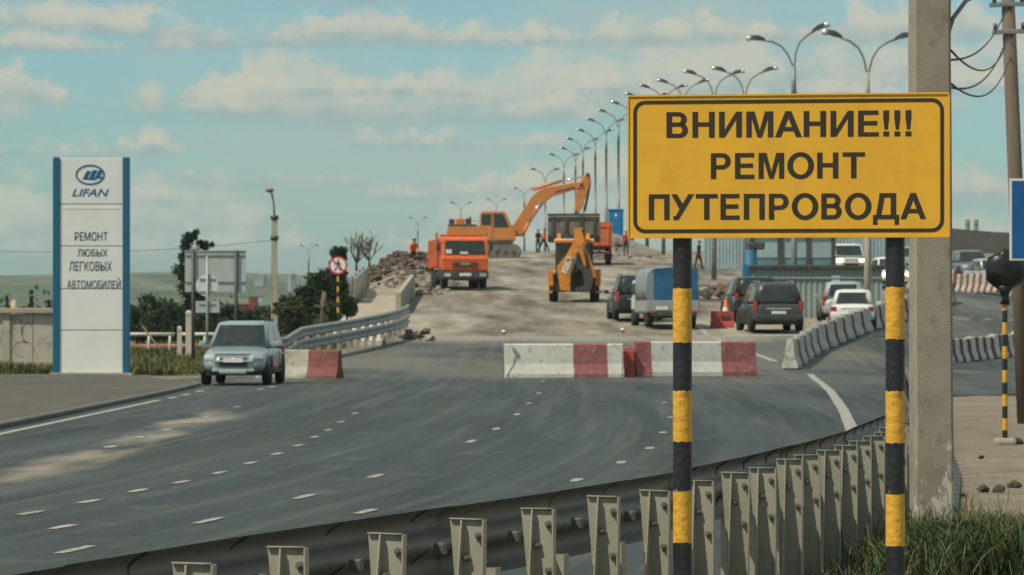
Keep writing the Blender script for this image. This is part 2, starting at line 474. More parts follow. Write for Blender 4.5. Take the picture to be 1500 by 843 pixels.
# ------------------------------------------------------------------ terrain
def ramp(Y):
    z = 0.035 * (max(0.0, Y - 115) - max(0.0, Y - 300)) + 0.0175 * (max(0.0, Y - 300) - max(0.0, Y - 620))
    if 105 < Y < 125: z = 0.035 * (Y - 105) ** 2 / 40.0
    return z
def ramp2(Y):
    z = 0.046 * max(0.0, Y - 138)
    if 128 < Y < 148: z = 0.046 * (Y - 128) ** 2 / 40.0
    return min(z, ramp(Y))
def xb(Y): return 7.9 + (Y - 118) * 0.164           # line of the jersey barriers
BUMPS = [(-4.6, 225, 2.6, 8, 1.15), (-8.0, 227, 2.2, 9, 0.8), (7.6, 306, 2.6, 13, 1.25), (5.6, 306, 2.0, 12, 0.7),
         (11.2, 196, 1.6, 6, 0.0)]
def hgt(X, Y):
    r = ramp(Y)
    if Y > 620:
        r *= 1 - smooth(700, 1100, Y)
    z = r
    t = smooth(xb(Y) + 0.6, xb(Y) + 4.0, X) if Y > 105 else 0
    if t > 0: z = r + (ramp2(Y) - r) * t
    lx = -6.4 - 0.012 * max(0, Y - 200)
    if X < lx:
        base = 0.25 * smooth(118, 140, Y) - 0.0006 * max(0, Y - 140)
        base = max(base, -3.0)
        z = max(base, r - (lx - X) * 0.62) if r > base else r + (base - r) * smooth(0, 3, lx - X)
    if X > 46:
        z = z * (1 - smooth(46, 110, X))
    for bx, by, sx, sy, hh in BUMPS:
        if abs(X - bx) < sx * 3.2 and abs(Y - by) < sy * 3.2:
            z += hh * math.exp(-((X - bx) / sx) ** 2 - ((Y - by) / sy) ** 2)
    if Y < 110 and X < 0: z += 0.010 * max(X, -9) * (1 - smooth(85, 112, Y) * 0.3)
    if X > 2 and 20 < Y < 110:                       # uneven verge on the right
        e = X - lerp_tab(RAILX, Y) if Y < 84 else -1
        if e > 0.4: z += 0.05 * mnoise.noise(Vector((X * 0.8, Y * 0.25, 0))) * smooth(0.4, 1.5, e)
    return z
RAILX = [(-12, -8.4), (0, -4.85), (8, -2.62), (11, -1.8), (14.7, -0.79), (16.5, -0.215), (18.2, 0.32), (20.7, 1.0), (23.5, 1.6), (26.5, 2.17), (28.8, 2.58), (34, 3.35), (40, 4.05), (55, 5.5), (70, 6.85), (84, 8.1)]
def railx(Y): return lerp_tab(RAILX, Y)
KERBX = [(-12, -7.9), (95, -7.65), (102, -7.72), (106, -8.3), (110, -9.6), (113, -12), (115, -18)]
def roadL(Y):
    if Y < 110: return lerp_tab([(-12, -7.9), (98, -7.62), (102, -7.7), (106, -8.25), (110, -9.0)], Y)
    return lerp_tab([(110, -9.0), (116, -7.7), (122, -6.7), (130, -5.3), (138, -4.3), (143, -3.9), (150, -4.1), (400, -4.4)], Y)
def roadR(Y):
    if Y <= 84: return railx(Y) + 0.35
    return lerp_tab([(84, 8.45), (90, 13), (96, 22), (110, 42), (260, 46)], Y)
XC = [(-12, -9.0), (0, -6.7), (14, -5.2), (28.4, -3.03), (36.7, -1.86), (41.4, -1.38), (53, -0.53), (68, 0.08), (88, 0.57), (105, 0.79), (140, 1.0), (400, 1)]

def ground_z(X, Y):
    z = hgt(X, Y) - 0.01
    if -12 < Y < 144:
        d = min(X - roadL(Y), roadR(Y) - X)
        z -= 0.14 * smooth(0.15, 1.2, d)
    elif 144 <= Y < 255:
        d = min(X - roadL(Y), 44 - X)
        z -= 0.14 * smooth(0.15, 1.2, d)
    return z
def axis(segs):
    out = []
    for a, b, st in segs:
        n = max(1, round((b - a) / st)); out += [a + (b - a) * i / n for i in range(n)]
    return out + [segs[-1][1]]
def sheet(name, xs, ys, zf, m):
    vs = [(x, y, zf(x, y)) for y in ys for x in xs]
    n = len(xs)
    fs = [(j * n + i, j * n + i + 1, (j + 1) * n + i + 1, (j + 1) * n + i) for j in range(len(ys) - 1) for i in range(n - 1)]
    b = MB(); b.v = vs; b.f = fs; b.m = [0] * len(fs); b.sm = [True] * len(fs)
    return b.build(name, m, fix=False)
def ground_mat(name, cols, sc1=0.35, sc2=3.0, bump=0.5, ystr=1.0, lo=0.32, hi=0.68):
    m = bpy.data.materials.new(name); m.use_nodes = True; t = m.node_tree
    b = t.nodes['Principled BSDF']; b.inputs['Roughness'].default_value = 0.95; b.inputs['Specular IOR Level'].default_value = 0.15
    tc = t.nodes.new('ShaderNodeTexCoord')
    mp_ = t.nodes.new('ShaderNodeMapping'); mp_.inputs['Scale'].default_value = (1, ystr, 1); t.links.new(tc.outputs['Object'], mp_.inputs[0])
    def nz(s, d=6):
        n = t.nodes.new('ShaderNodeTexNoise'); n.inputs['Scale'].default_value = s; n.inputs['Detail'].default_value = d; n.inputs['Roughness'].default_value = 0.65
        t.links.new(mp_.outputs[0], n.inputs['Vector']); return n.outputs['Fac']
    cr = t.nodes.new('ShaderNodeValToRGB')
    e = cr.color_ramp.elements
    e[0].position = lo; e[0].color = cols[0] + (1,)
    e[1].position = hi; e[1].color = cols[-1] + (1,)
    for i, c in enumerate(cols[1:-1]):
        x = e.new(lo + (hi - lo) * (i + 1) / (len(cols) - 1)); x.color = c + (1,)
    ad = t.nodes.new('ShaderNodeMath'); ad.operation = 'MULTIPLY_ADD'
    t.links.new(nz(sc2), ad.inputs[0]); ad.inputs[1].default_value = 0.5
    hf = t.nodes.new('ShaderNodeMath'); hf.operation = 'MULTIPLY'
    t.links.new(nz(sc1), hf.inputs[0]); hf.inputs[1].default_value = 0.5
    t.links.new(hf.outputs[0], ad.inputs[2])
    t.links.new(ad.outputs[0], cr.inputs[0])
    t.links.new(cr.outputs[0], b.inputs['Base Color'])
    bp = t.nodes.new('ShaderNodeBump'); bp.inputs['Strength'].default_value = bump; bp.inputs['Distance'].default_value = 0.05
    t.links.new(nz(sc2 * 4, 5), bp.inputs['Height']); t.links.new(bp.outputs[0], b.inputs['Normal'])
    MATS[name] = m; return m
ground_mat('dirt', [(0.115, 0.10, 0.075), (0.20, 0.175, 0.135), (0.27, 0.245, 0.195)], 0.25, 2.2)
ground_mat('ramp_dirt', [(0.080, 0.070, 0.055), (0.21, 0.19, 0.155), (0.36, 0.335, 0.28)], 0.16, 0.7, 0.9, 0.14, 0.38, 0.62)
ground_mat('pavement_grey', [(0.065, 0.066, 0.060), (0.100, 0.098, 0.087), (0.135, 0.128, 0.11)], 0.3, 1.8, 0.2, 0.3)
ground_mat('hill_green', [(0.030, 0.055, 0.032), (0.080, 0.105, 0.058), (0.15, 0.15, 0.09)], 0.010, 0.05, 0.3, 0.4, 0.42, 0.58)
ground_mat('bank_dark', [(0.030, 0.032, 0.030), (0.05, 0.05, 0.045), (0.065, 0.062, 0.055)], 0.2, 1.0, 0.5)
ground_mat('plaza', [(0.16, 0.145, 0.115), (0.215, 0.20, 0.165), (0.255, 0.24, 0.20)], 0.5, 4.0, 0.35)

gx = axis([(-9000, -2000, 1400), (-2000, -400, 200), (-400, -60, 20), (-60, -20, 4), (-20, 30, 0.8), (30, 60, 3), (60, 400, 20), (400, 2000, 200), (2000, 9000, 1400)])
gy = axis([(-300, -12, 36), (-12, 110, 1.6), (110, 320, 2.0), (320, 700, 8), (700, 1500, 40), (1500, 9000, 500)])
ground = struct(sheet('ground', gx, gy, ground_z, 'dirt'))

# asphalt: streaks run along the road (uv = offset from the lane line, distance)
def asphalt_mat():
    m = bpy.data.materials.new('asphalt'); m.use_nodes = True; t = m.node_tree
    b = t.nodes['Principled BSDF']; b.inputs['Specular IOR Level'].default_value = 0.22
    uv = t.nodes.new('ShaderNodeUVMap'); uv.uv_map = 'road'
    tc = t.nodes.new('ShaderNodeTexCoord')
    def nz(src, scale, stretch, d=5, r=0.6, loc=(0, 0, 0)):
        mp = t.nodes.new('ShaderNodeMapping'); mp.inputs['Scale'].default_value = stretch; mp.inputs['Location'].default_value = loc
        t.links.new(src, mp.inputs[0])
        n = t.nodes.new('ShaderNodeTexNoise'); n.inputs['Scale'].default_value = scale; n.inputs['Detail'].default_value = d; n.inputs['Roughness'].default_value = r
        t.links.new(mp.outputs[0], n.inputs['Vector']); return n.outputs['Fac']
    def mr(v, a, b_, c=0.0, d=1.0):
        n = t.nodes.new('ShaderNodeMapRange'); n.interpolation_type = 'SMOOTHSTEP'
        for i, x in enumerate((a, b_, c, d)): n.inputs[i + 1].default_value = x
        t.links.new(v, n.inputs[0]); return n.outputs[0]
    def mth(op, a, b_):
        n = t.nodes.new('ShaderNodeMath'); n.operation = op
        for i, v in enumerate((a, b_)):
            if isinstance(v, (int, float)): n.inputs[i].default_value = v
            else: t.links.new(v, n.inputs[i])
        return n.outputs[0]
    def mix(f, a, b_):
        n = t.nodes.new('ShaderNodeMix'); n.data_type = 'RGBA'
        t.links.new(f, n.inputs[0])
        for i, v in ((6, a), (7, b_)):
            if isinstance(v, tuple): n.inputs[i].default_value = v + (1,)
            else: t.links.new(v, n.inputs[i])
        return n.outputs[2]
    U = uv.outputs[0]; O = tc.outputs['Object']
    base = mix(mr(nz(U, 1.0, (0.9, 0.035, 1), 4), 0.35, 0.65), (0.015, 0.029, 0.034), (0.040, 0.053, 0.054))
    base = mix(mth('MULTIPLY', mr(nz(U, 1.0, (3.4, 0.045, 1), 7, 0.68), 0.47, 0.72), 0.7), base, (0.098, 0.098, 0.085))
    base = mix(mth('MULTIPLY', mr(nz(U, 1.0, (7.5, 0.05, 1), 5, 0.6, (4, 1, 0)), 0.55, 0.70), 0.5), base, (0.020, 0.024, 0.024))
    base = mix(mth('MULTIPLY', mr(nz(O, 1.3, (1, 0.5, 1), 8, 0.72), 0.56, 0.66), 0.35), base, (0.15, 0.14, 0.11))
    fine = nz(O, 55, (1, 1, 1), 3)
    base = mix(mth('MULTIPLY', mr(fine, 0.35, 0.75), 0.30), base, (0.105, 0.10, 0.09))
    grit = nz(O, 38, (1, 1, 1), 2)
    base = mix(mth('MULTIPLY', mr(grit, 0.62, 0.72), 0.6), base, (0.19, 0.18, 0.155))
    base = mix(mth('MULTIPLY', mr(grit, 0.36, 0.28), 0.6), base, (0.014, 0.017, 0.018))
    vo = t.nodes.new('ShaderNodeTexVoronoi'); vo.feature = 'DISTANCE_TO_EDGE'; vo.inputs['Scale'].default_value = 0.42
    vm = t.nodes.new('ShaderNodeVectorMath'); vm.operation = 'ADD'
    nn = t.nodes.new('ShaderNodeTexNoise'); nn.inputs['Scale'].default_value = 1.4; nn.inputs['Detail'].default_value = 5; t.links.new(O, nn.inputs['Vector'])
    t.links.new(O, vm.inputs[0]); t.links.new(nn.outputs['Color'], vm.inputs[1]); t.links.new(vm.outputs[0], vo.inputs['Vector'])
    crack = mth('MULTIPLY', mr(vo.outputs['Distance'], 0.011, 0.003), mr(nz(O, 0.25, (1, 0.5, 1), 2), 0.50, 0.58))
    base = mix(mth('MULTIPLY', crack, 0.75), base, (0.012, 0.013, 0.013))
    sx = t.nodes.new('ShaderNodeSeparateXYZ'); t.links.new(O, sx.inputs[0])
    X, Y = sx.outputs[0], sx.outputs[1]
    wob = mth('MULTIPLY', mth('SUBTRACT', nz(O, 0.35, (1, 0.3, 1), 4), 0.5), 1.6)
    d = mth('ABSOLUTE', mth('ADD', mth('ADD', X, 5.12), wob), 0)
    band = mth('MULTIPLY', mr(d, 0.55, 0.12), mr(nz(O, 0.5, (1.2, 0.22, 1), 5), 0.36, 0.62))
    band = mth('MULTIPLY', band, mr(Y, 80, 66))
    base = mix(mth('MULTIPLY', band, 0.8), base, (0.29, 0.26, 0.205))
    # dust dragged off the works, thick at the barriers and thin further down
    far = mth('MULTIPLY', mr(Y, 82, 128), mr(nz(O, 0.22, (0.5, 0.25, 1), 6, 0.65), 0.36, 0.64))
    base = mix(mth('MULTIPLY', far, 0.65), base, (0.185, 0.175, 0.145))
    full = mth('MULTIPLY', mr(mth('ADD', Y, mth('MULTIPLY', wob, 5.0)), 136, 142), mr(X, 12, 7))
    base = mix(full, base, (0.25, 0.235, 0.195))
    # dark tyre rubber polished band bending to the right
    t.links.new(base, b.inputs['Base Color'])
    t.links.new(mr(nz(U, 1.0, (0.8, 0.03, 1), 3), 0.35, 0.65, 0.52, 0.75), b.inputs['Roughness'])
    bp = t.nodes.new('ShaderNodeBump'); bp.inputs['Strength'].default_value = 0.15; bp.inputs['Distance'].default_value = 0.01
    t.links.new(nz(O, 40, (1, 1, 1), 3), bp.inputs['Height']); t.links.new(bp.outputs[0], b.inputs['Normal'])
    MATS['asphalt'] = m
asphalt_mat()
def strip(name, ys, lf, rf, n, zoff, m):
    vs = []; uvs = []
    for y in ys:
        a, c = lf(y), rf(y)
        for i in range(n + 1):
            x = a + (c - a) * i / n
            vs.append((x, y, hgt(x, y) + zoff)); uvs.append((x - lerp_tab(XC, y), y))
    w = n + 1
    fs = [(j * w + i, j * w + i + 1, (j + 1) * w + i + 1, (j + 1) * w + i) for j in range(len(ys) - 1) for i in range(n)]
    b = MB(); b.v = vs; b.f = fs; b.m = [0] * len(fs); b.sm = [True] * len(fs)
    o = b.build(name, m, fix=False)
    ul = o.data.uv_layers.new(name='road')
    for l in o.data.loops: ul.data[l.index].uv = uvs[l.vertex_index]
    return struct(o)
road = strip('road', axis([(-12, 110, 1.2), (110, 144, 1.0)]), roadL, roadR, 60, 0.0, 'asphalt')
ramp_o = strip('ramp', axis([(144, 200, 1.0), (200, 330, 2.0), (330, 690, 8)]), lambda y: roadL(y) if y < 200 else -4.3 - 0.012 * (y - 200), lambda y: xb(y) + 0.4 if y < 180 else 18.5 + 0.012 * (y - 180), 40, 0.0, 'ramp_dirt')
byp = strip('bypass_road', axis([(144, 255, 1.5)]), lambda y: (xb(y) if y < 180 else 18.1 + 0.012 * (y - 180)), lambda y: 46, 36, 0.004, 'asphalt')

# pavement on the left with kerb
def kx(Y): return lerp_tab(KERBX, Y)
pv = strip('pavement', axis([(-12, 95, 3), (95, 116.5, 0.7)]), lambda y: -46, lambda y: kx(y) - 0.15, 30, 0.072, 'pavement_grey')
def kerb_fn(b):
    rings = []
    for y in axis([(-12, 92, 3), (92, 115, 0.8)]):
        x = kx(y); h = hgt(x, y)
        rings.append([(x - 0.16, y, h - 0.2), (x, y, h - 0.2), (x, y, h + 0.065), (x - 0.02, y, h + 0.085), (x - 0.16, y, h + 0.085)])
    b.loft(rings, smooth=False)
struct(part('kerb', 'kerb', None, kerb_fn))

# pavement apron at right behind the verge
def hill_fn(b):
    xs = axis([(-2600, 2600, 60)]); ys = axis([(1500, 2600, 100), (2600, 4200, 160)])
    def z(x, y):
        t = smooth(1600, 3600, y)
        top = 44 + 9 * mnoise.noise(Vector((x / 700, 0.3, 1.7))) + 5 * mnoise.noise(Vector((x / 190, 2.1, 0.2)))
        top *= 1 - 0.55 * smooth(-190, 0, x)
        return -6 + t * (top + 6) + 3 * t * mnoise.noise(Vector((x / 150, y / 200, 0)))
    vs = [(x, y, z(x, y)) for y in ys for x in xs]; n = len(xs)
    b.add(vs, [(j * n + i, j * n + i + 1, (j + 1) * n + i + 1, (j + 1) * n + i) for j in range(len(ys) - 1) for i in range(n - 1)], 0, True)
struct(part('hills', 'hill_green', None, hill_fn, fix=False))

# dark earth bank behind the queue on the right
def bank_fn(b):
    rings = []
    for x in axis([(30, 110, 2)]):
        top = 8.9 - 0.065 * (x - 34) + 0.25 * mnoise.noise(Vector((x * 0.12, 4, 0)))
        rings.append([(x, 300, 3), (x, 318, top - 0.5), (x, 322, top), (x, 330, top), (x, 350, 3)])
    rings = [[p for p in r] for r in rings]
    b.loft(rings, smooth=True)
struct(part('bank', 'bank_dark', None, bank_fn))

# ---- painted markings (children of the road)
def dash(X, Y, L, w=0.13, ang=None, par=road, m='mark'):
    if ang is None:
        ang = math.atan2(lerp_tab(XC, Y + 1) - lerp_tab(XC, Y - 1), 2)
    d = Vector((math.sin(ang), math.cos(ang))); nrm = Vector((d.y, -d.x))
    b = MB(); vs = []
    for k in range(5):
        t = (k / 4 - 0.5) * L
        wk = w / 2 * (1 + random.uniform(-0.15, 0.15)) * (0.75 if k in (0, 4) else 1)
        for s_ in (-1, 1):
            p = Vector((X, Y)) + d * t + nrm * s_ * wk
            vs.append((p.x, p.y, hgt(p.x, p.y) + 0.006))
    b.add(vs, [(2 * i, 2 * i + 1, 2 * i + 3, 2 * i + 2) for i in range(4)])
    return b.build('lane_dash', m, par, fix=False)
L1 = [(28.4, -3.03), (32.4, -2.4), (36.7, -1.86), (41.4, -1.38), (53, -0.53), (59, -0.23), (68, 0.08), (77, 0.32), (88, 0.57), (105, 0.79)]
for Y, X in L1: dash(X, Y, 0.95 if Y < 50 else 1.2, 0.10)
for Y, X in [(33.7, -1.2), (40, 0.63), (45, 1.2), (50, 1.68), (57, 2.1), (66, 2.55), (78, 2.9)]: dash(X, Y, 0.8, 0.10)
for x, y in [(46, 745), (131, 729), (202, 714), (266, 702), (321, 689), (367, 675), (406, 662), (437, 650), (461, 638), (481, 628), (500, 616), (92, 766), (520, 604)]:
    s_ = (y - 470) / 1.56; Y = F / s_; X = (x - 750) / s_
    dash(X, Y, 0.5 + 0.006 * Y, 0.10)
for x, y in [(302, 612), (275, 620), (245, 631), (205, 642), (162, 656), (348, 597)]:
    s_ = (y - 470) / 1.62; Y = F / s_; X = (x - 750) / s_
    dash(X, Y, 0.9, 0.13, 0.0)
for Y in (96, 99.5, 103): dash(-5.9 + (Y - 96) * 0.02, Y, 1.6, 0.14, 0.0)
def line(name, pts, w, par=road, m='mark'):
    b = MB(); vs = []
    P2 = []
    for a, c in zip(pts, pts[1:]):
        n = max(2, int((Vector(c) - Vector(a)).length / 1.0))
        P2 += [Vector(a).lerp(Vector(c), i / n) for i in range(n)]
    P2.append(Vector(pts[-1]))
    for i, p in enumerate(P2):
        d = (P2[min(i + 1, len(P2) - 1)] - P2[max(i - 1, 0)]).normalized(); nr = Vector((d.y, -d.x))
        for s_ in (-1, 1):
            q = p + nr * s_ * w / 2 * (1 + random.uniform(-.08, .08))
            vs.append((q.x, q.y, hgt(q.x, q.y) + 0.007))
    b.add(vs, [(2 * i, 2 * i + 1, 2 * i + 3, 2 * i + 2) for i in range(len(P2) - 1)])
    return b.build(name, m, par, fix=False)
line('edge_line', [(-7.45, 30), (-7.35, 60), (-7.22, 84)], 0.16)
for Y in (86.5, 90.0, 94.0): dash(-7.17, Y, 2.0, 0.15, 0.0)
line('edge_line', [(3.55, 45), (4.6, 55), (5.75, 71), (7.0, 90), (7.75, 103), (8.3, 114)], 0.19)
line('edge_line', [(8.0, 124), (7.3, 135), (6.95, 143.9)], 0.22)
line('edge_line', [(6.9, 144.1), (7.1, 160), (7.5, 185)], 0.22, ramp_o)
for x, y, Y in [(1408, 470, 168), (1433, 468, 170), (1456, 463, 172)]:
    p = px(x, y, Y); dash(p.x, p.y, 2.2, 0.45, 1.2, byp)

# ------------------------------------------------------------------ near guardrail
WPROF = [(0.0, 0.0), (0.012, 0.004), (0.055, 0.030), (0.078, 0.052), (0.078, 0.088), (0.055, 0.108), (0.012, 0.135), (0.0, 0.156),
         (0.012, 0.177), (0.055, 0.204), (0.078, 0.224), (0.078, 0.260), (0.055, 0.282), (0.012, 0.308), (0.0, 0.312)]
def beam(b, path, z0, side, zf, t=0.005, mi=0, smooth_=True):
    """W-beam swept along path; side = +1 bulges to the left of travel"""
    rings = []
    for i, p in enumerate(path):
        d = (path[min(i + 1, len(path) - 1)] - path[max(i - 1, 0)]).normalized(); nr = Vector((-d.y, d.x)) * side
        z = zf(p.x, p.y) + z0
        out = [(p.x + nr.x * (o + t), p.y + nr.y * (o + t), z + h) for o, h in WPROF]
        inn = [(p.x + nr.x * o, p.y + nr.y * o, z + h) for o, h in WPROF][::-1]
        rings.append(out + inn)
    b.loft(rings, mi, smooth=smooth_)
def path_by_len(fx, y0, y1, step):
    out = [Vector((fx(y0), y0))]; y = y0
    while y < y1:
        y += 0.02
        p = Vector((fx(y), y))
        if (p - out[-1]).length >= step: out.append(p)
    return out
RS = MATS  # alias
gr = thing('guardrail', 'near grey steel guardrail with close-set posts curving away below the yellow sign', 'guardrail')
posts = path_by_len(railx, 8.84, 84, 1.005)
def post_dir(p):
    return math.atan2(railx(p.y + 0.5) - railx(p.y - 0.5), 1.0)
PH = 0.755
pm = MB()
# web faces along the road towards the viewer; x = across (beam side is -x), y = along
def guard_post(b):
    w = 0.110; th = 0.006; h0, h1 = -0.35, PH
    b.box((0, 0, (h0 + h1) / 2), (w, th, h1 - h0))
    b.box((w / 2 + 0.003, -0.018, (h0 + h1) / 2), (0.006, 0.042, h1 - h0))             # right flange
    b.prism([(-0.003, h1 - 0.003), (-0.030, h1 - 0.003), (-0.118, 0.16), (-0.118, h0 + 0.002), (-0.003, h0 + 0.002)], 'x', -w / 2 + 0.014, -w / 2 + 0.020)  # left flange, shaped deeper towards the ground to cast a wedge of shade
    b.add([(-w / 2 - 0.040, -0.003, PH - 0.004), (-w / 2, -0.003, PH - 0.004), (-w / 2, -0.003, 0.33), (-w / 2 - 0.040, 0.003, PH - 0.004), (-w / 2, 0.003, PH - 0.004), (-w / 2, 0.003, 0.33)],
          [(0, 2, 1), (3, 4, 5), (0, 1, 4, 3), (0, 3, 5, 2), (1, 2, 5, 4)])             # tapering gusset
    b.box((-0.024, -0.008, PH + 0.002), (w + 0.030, 0.022, 0.004))                       # top lip
post0 = None
bolt_b = MB()
bolt_b.tube([(0, -0.003, 0), (0, -0.012, 0)], 0.016, 12, smooth=False); bolt_b.tube([(0, -0.012, 0), (0, -0.026, 0)], 0.011, 6, smooth=False); bolt_b.tube([(0, -0.026, 0), (0, -0.034, 0)], 0.006, 8)
br_b = MB()   # dark console between post and beam
br_b.bbox((-0.145, 0.05, 0.63), (0.05, 0.04, 0.05), 0.008)
sp_b = MB()   # short stub post standing below the beam
sp_b.box((0, 0, 0.08), (0.11, 0.006, 0.90)); sp_b.box((-0.045, -0.022, 0.08), (0.03, 0.04, 0.899)); sp_b.box((0.055, 0.03, 0.08), (0.006, 0.06, 0.898))
pb = MB(); guard_post(pb)
bolt0 = br0 = sp0 = None
for i, p in enumerate(posts):
    a = -post_dir(p) + random.uniform(-0.03, 0.03)
    loc = (p.x, p.y, hgt(p.x, p.y) + random.uniform(-0.008, 0.008))
    if post0 is None:
        po = post0 = pb.build('post', 'post_paint', gr, loc, (0, 0, a))
        bo = bolt0 = bolt_b.build('bolt', 'bolt', po, (0.03, 0, 0.69))
        br0 = br_b.build('bracket', 'beam_paint', gr, loc, (0, 0, a))
        sp0 = sp_b.build('stub_post', 'post_paint', gr, (0, 0, 0))
    else:
        po = share(post0, 'post', gr, loc, (random.uniform(-.02, .02), random.uniform(-.022, .022), a)); bo = share(bolt0, 'bolt', po, (0.03, 0, 0.69))
        share(br0, 'bracket', gr, loc, (0, 0, a))
    share(bolt0, 'bolt', po, (-0.018, 0, 0.60)); share(bolt0, 'bolt', po, (0.03, 0, 0.49))
    if i + 1 < len(posts) and p.y < 34:
        q = (p + posts[i + 1]) / 2
        x = q.x - 0.10
        if i == 0: sp0.location = (x, q.y, hgt(x, q.y)); sp0.rotation_euler = (0, 0, a)
        else: share(sp0, 'stub_post', gr, (x, q.y, hgt(x, q.y)), (0, 0, a))
# dark overlap collars where the beam sections are bolted together
for i in range(0, len(posts) - 1):
    if posts[i].y > 40: break
    p = posts[i]; d = (posts[i + 1] - p).normalized(); nl = Vector((-d.y, d.x))
    c0_ = p + nl * 0.212 + d * 0.10
    b = MB(); beam(b, [c0_, c0_ + d * 0.02], 0.472, 1, hgt, 0.016); b.build('splice', 'beam_end', gr)
bp_ = path_by_len(lambda y: railx(y) - 0.22, 9.0, 84.5, 0.25)
k = 0
while k < len(bp_) - 2:
    seg = bp_[k:k + 17]
    if len(seg) < 2: break
    b = MB(); beam(b, seg, 0.475 + (0.004 if (k // 16) % 2 else 0), 1, hgt, 0.006)
    b.build('rail_beam', 'beam_paint', gr)
    k += 16

# ------------------------------------------------------------------ left guardrail (two tiers)
def gl_x(Y): return lerp_tab([(112, -8.4), (118, -7.3), (122, -6.75), (127, -5.85), (132, -5.0), (137, -4.3), (141, -3.92), (145, -3.75), (147, -3.72)], Y)
gl = thing('guardrail', 'two-tier galvanised guardrail curving up the left edge of the ramp behind the parked car', 'guardrail')
glp = path_by_len(gl_x, 117.5, 146.5, 0.5)
for n_, (z0, mm) in enumerate(((0.74, 'galv'), (0.36, 'galv'))):
    k = 0
    while k < len(glp) - 1:
        b = MB(); beam(b, glp[k:k + 9], z0, -1, hgt, 0.006); b.build('rail_beam', mm, gl); k += 8
glpost = None
for i in range(0, len(glp), 3):
    p = glp[i]; loc = (p.x - 0.06, p.y + 0.03, hgt(p.x, p.y))
    if glpost is None:
        b = MB(); b.box((0, 0, 0.35), (0.10, 0.07, 1.3)); b.box((0.07, 0, 0.62), (0.06, 0.05, 0.75)); glpost = b.build('post', 'post_paint', gl, loc)
    else: share(glpost, 'post', gl, loc)

# ------------------------------------------------------------------ yellow warning sign
# bold block capitals drawn as strokes: every stroke a polygon, cap height 1, stem S
S_ = 0.195
def arc(cx, cz, rx, rz, a0, a1, t=S_, n=14, tz=None):
    tz = t * 0.84 if tz is None else tz
    out = [(cx + rx * math.cos(R(a0 + (a1 - a0) * i / n)), cz + rz * math.sin(R(a0 + (a1 - a0) * i / n))) for i in range(n + 1)]
    inn = [(cx + (rx - t) * math.cos(R(a0 + (a1 - a0) * i / n)), cz + (rz - tz) * math.sin(R(a0 + (a1 - a0) * i / n))) for i in range(n + 1)]
    return [[out[i], out[i + 1], inn[i + 1], inn[i]] for i in range(n)]
def rc(x0, z0, x1, z1): return [(x0, z0), (x1, z0), (x1, z1), (x0, z1)]
HB = 0.165
def glyph(c):
    s = S_
    if c == 'В':
        w = 0.74
        return w, [rc(0, 0, s, 1), rc(s, 0, 0.44, HB), rc(s, 0.435, 0.44, 0.435 + HB), rc(s, 1 - HB, 0.42, 1)] + arc(0.44, 0.30, 0.30, 0.30, -90, 90, s, 12, HB) + arc(0.42, 0.7175, 0.28, 0.2825, -90, 90, s, 12, HB)
    if c == 'Н': return 0.76, [rc(0, 0, s, 1), rc(0.76 - s, 0, 0.76, 1), rc(s, 0.43, 0.76 - s, 0.43 + HB)]
    if c == 'И': return 0.78, [rc(0, 0, s, 1), rc(0.78 - s, 0, 0.78, 1), [(s, 0.0), (s, 0.30), (0.78 - s, 1), (0.78 - s, 0.70)]]
    if c == 'М': return 0.92, [rc(0, 0, s * .95, 1), rc(0.92 - s * .95, 0, 0.92, 1), [(s * .95, 1), (s * .95, 0.72), (0.385, 0), (0.46, 0), (0.46, 0.27), (s * 1.45, 1)], [(0.46, 0), (0.535, 0), (0.92 - s * .95, 0.72), (0.92 - s * .95, 1), (0.92 - s * 1.45, 1), (0.46, 0.27)]]
    if c == 'А': return 0.92, [[(0, 0), (0.205, 0), (0.56, 1), (0.355, 1)], [(0.92, 0), (0.56, 1), (0.46, 0.72), (0.715, 0)], rc(0.27, 0.225, 0.65, 0.225 + HB)]
    if c == 'Е': return 0.70, [rc(0, 0, s, 1), rc(s, 0, 0.70, HB), rc(s, 0.43, 0.65, 0.43 + HB), rc(s, 1 - HB, 0.69, 1)]
    if c == '!': return 0.20, [rc(0, 0, 0.2, 0.19), [(0.045, 0.26), (0.155, 0.26), (0.2, 0.72), (0.2, 1), (0, 1), (0, 0.72)]]
    if c == 'Р': return 0.72, [rc(0, 0, s, 1), rc(s, 0.375, 0.41, 0.375 + HB), rc(s, 1 - HB, 0.41, 1)] + arc(0.41, 0.6875, 0.31, 0.3125, -90, 90, s, 14, HB)
    if c == 'О': return 0.96, arc(0.48, 0.5, 0.48, 0.52, 0, 360, 0.205, 36, 0.17)
    if c == 'Т': return 0.80, [rc(0.3025, 0, 0.4975, 1 - HB), rc(0, 1 - HB, 0.80, 1)]
    if c == 'П': return 0.76, [rc(0, 0, s, 1 - HB), rc(0.76 - s, 0, 0.76, 1 - HB), rc(0, 1 - HB, 0.76, 1)]
    if c == 'У': return 0.84, [[(0.08, 0), (0.27, 0), (0.84, 1), (0.63, 1)], [(0, 1), (0.215, 1), (0.485, 0.52), (0.365, 0.30)], rc(0.08, 0, 0.20, HB * 0.95)]
    if c == 'Д': return 0.94, [rc(0, -0.215, 0.165, HB), rc(0.775, -0.215, 0.94, HB), rc(0.165, 0, 0.775, HB), rc(0.64, HB, 0.835, 1), rc(0.23, 1 - HB, 0.64, 1), [(0.115, HB), (0.30, HB), (0.415, 1 - HB), (0.225, 1 - HB)]]
    return 0.3, []
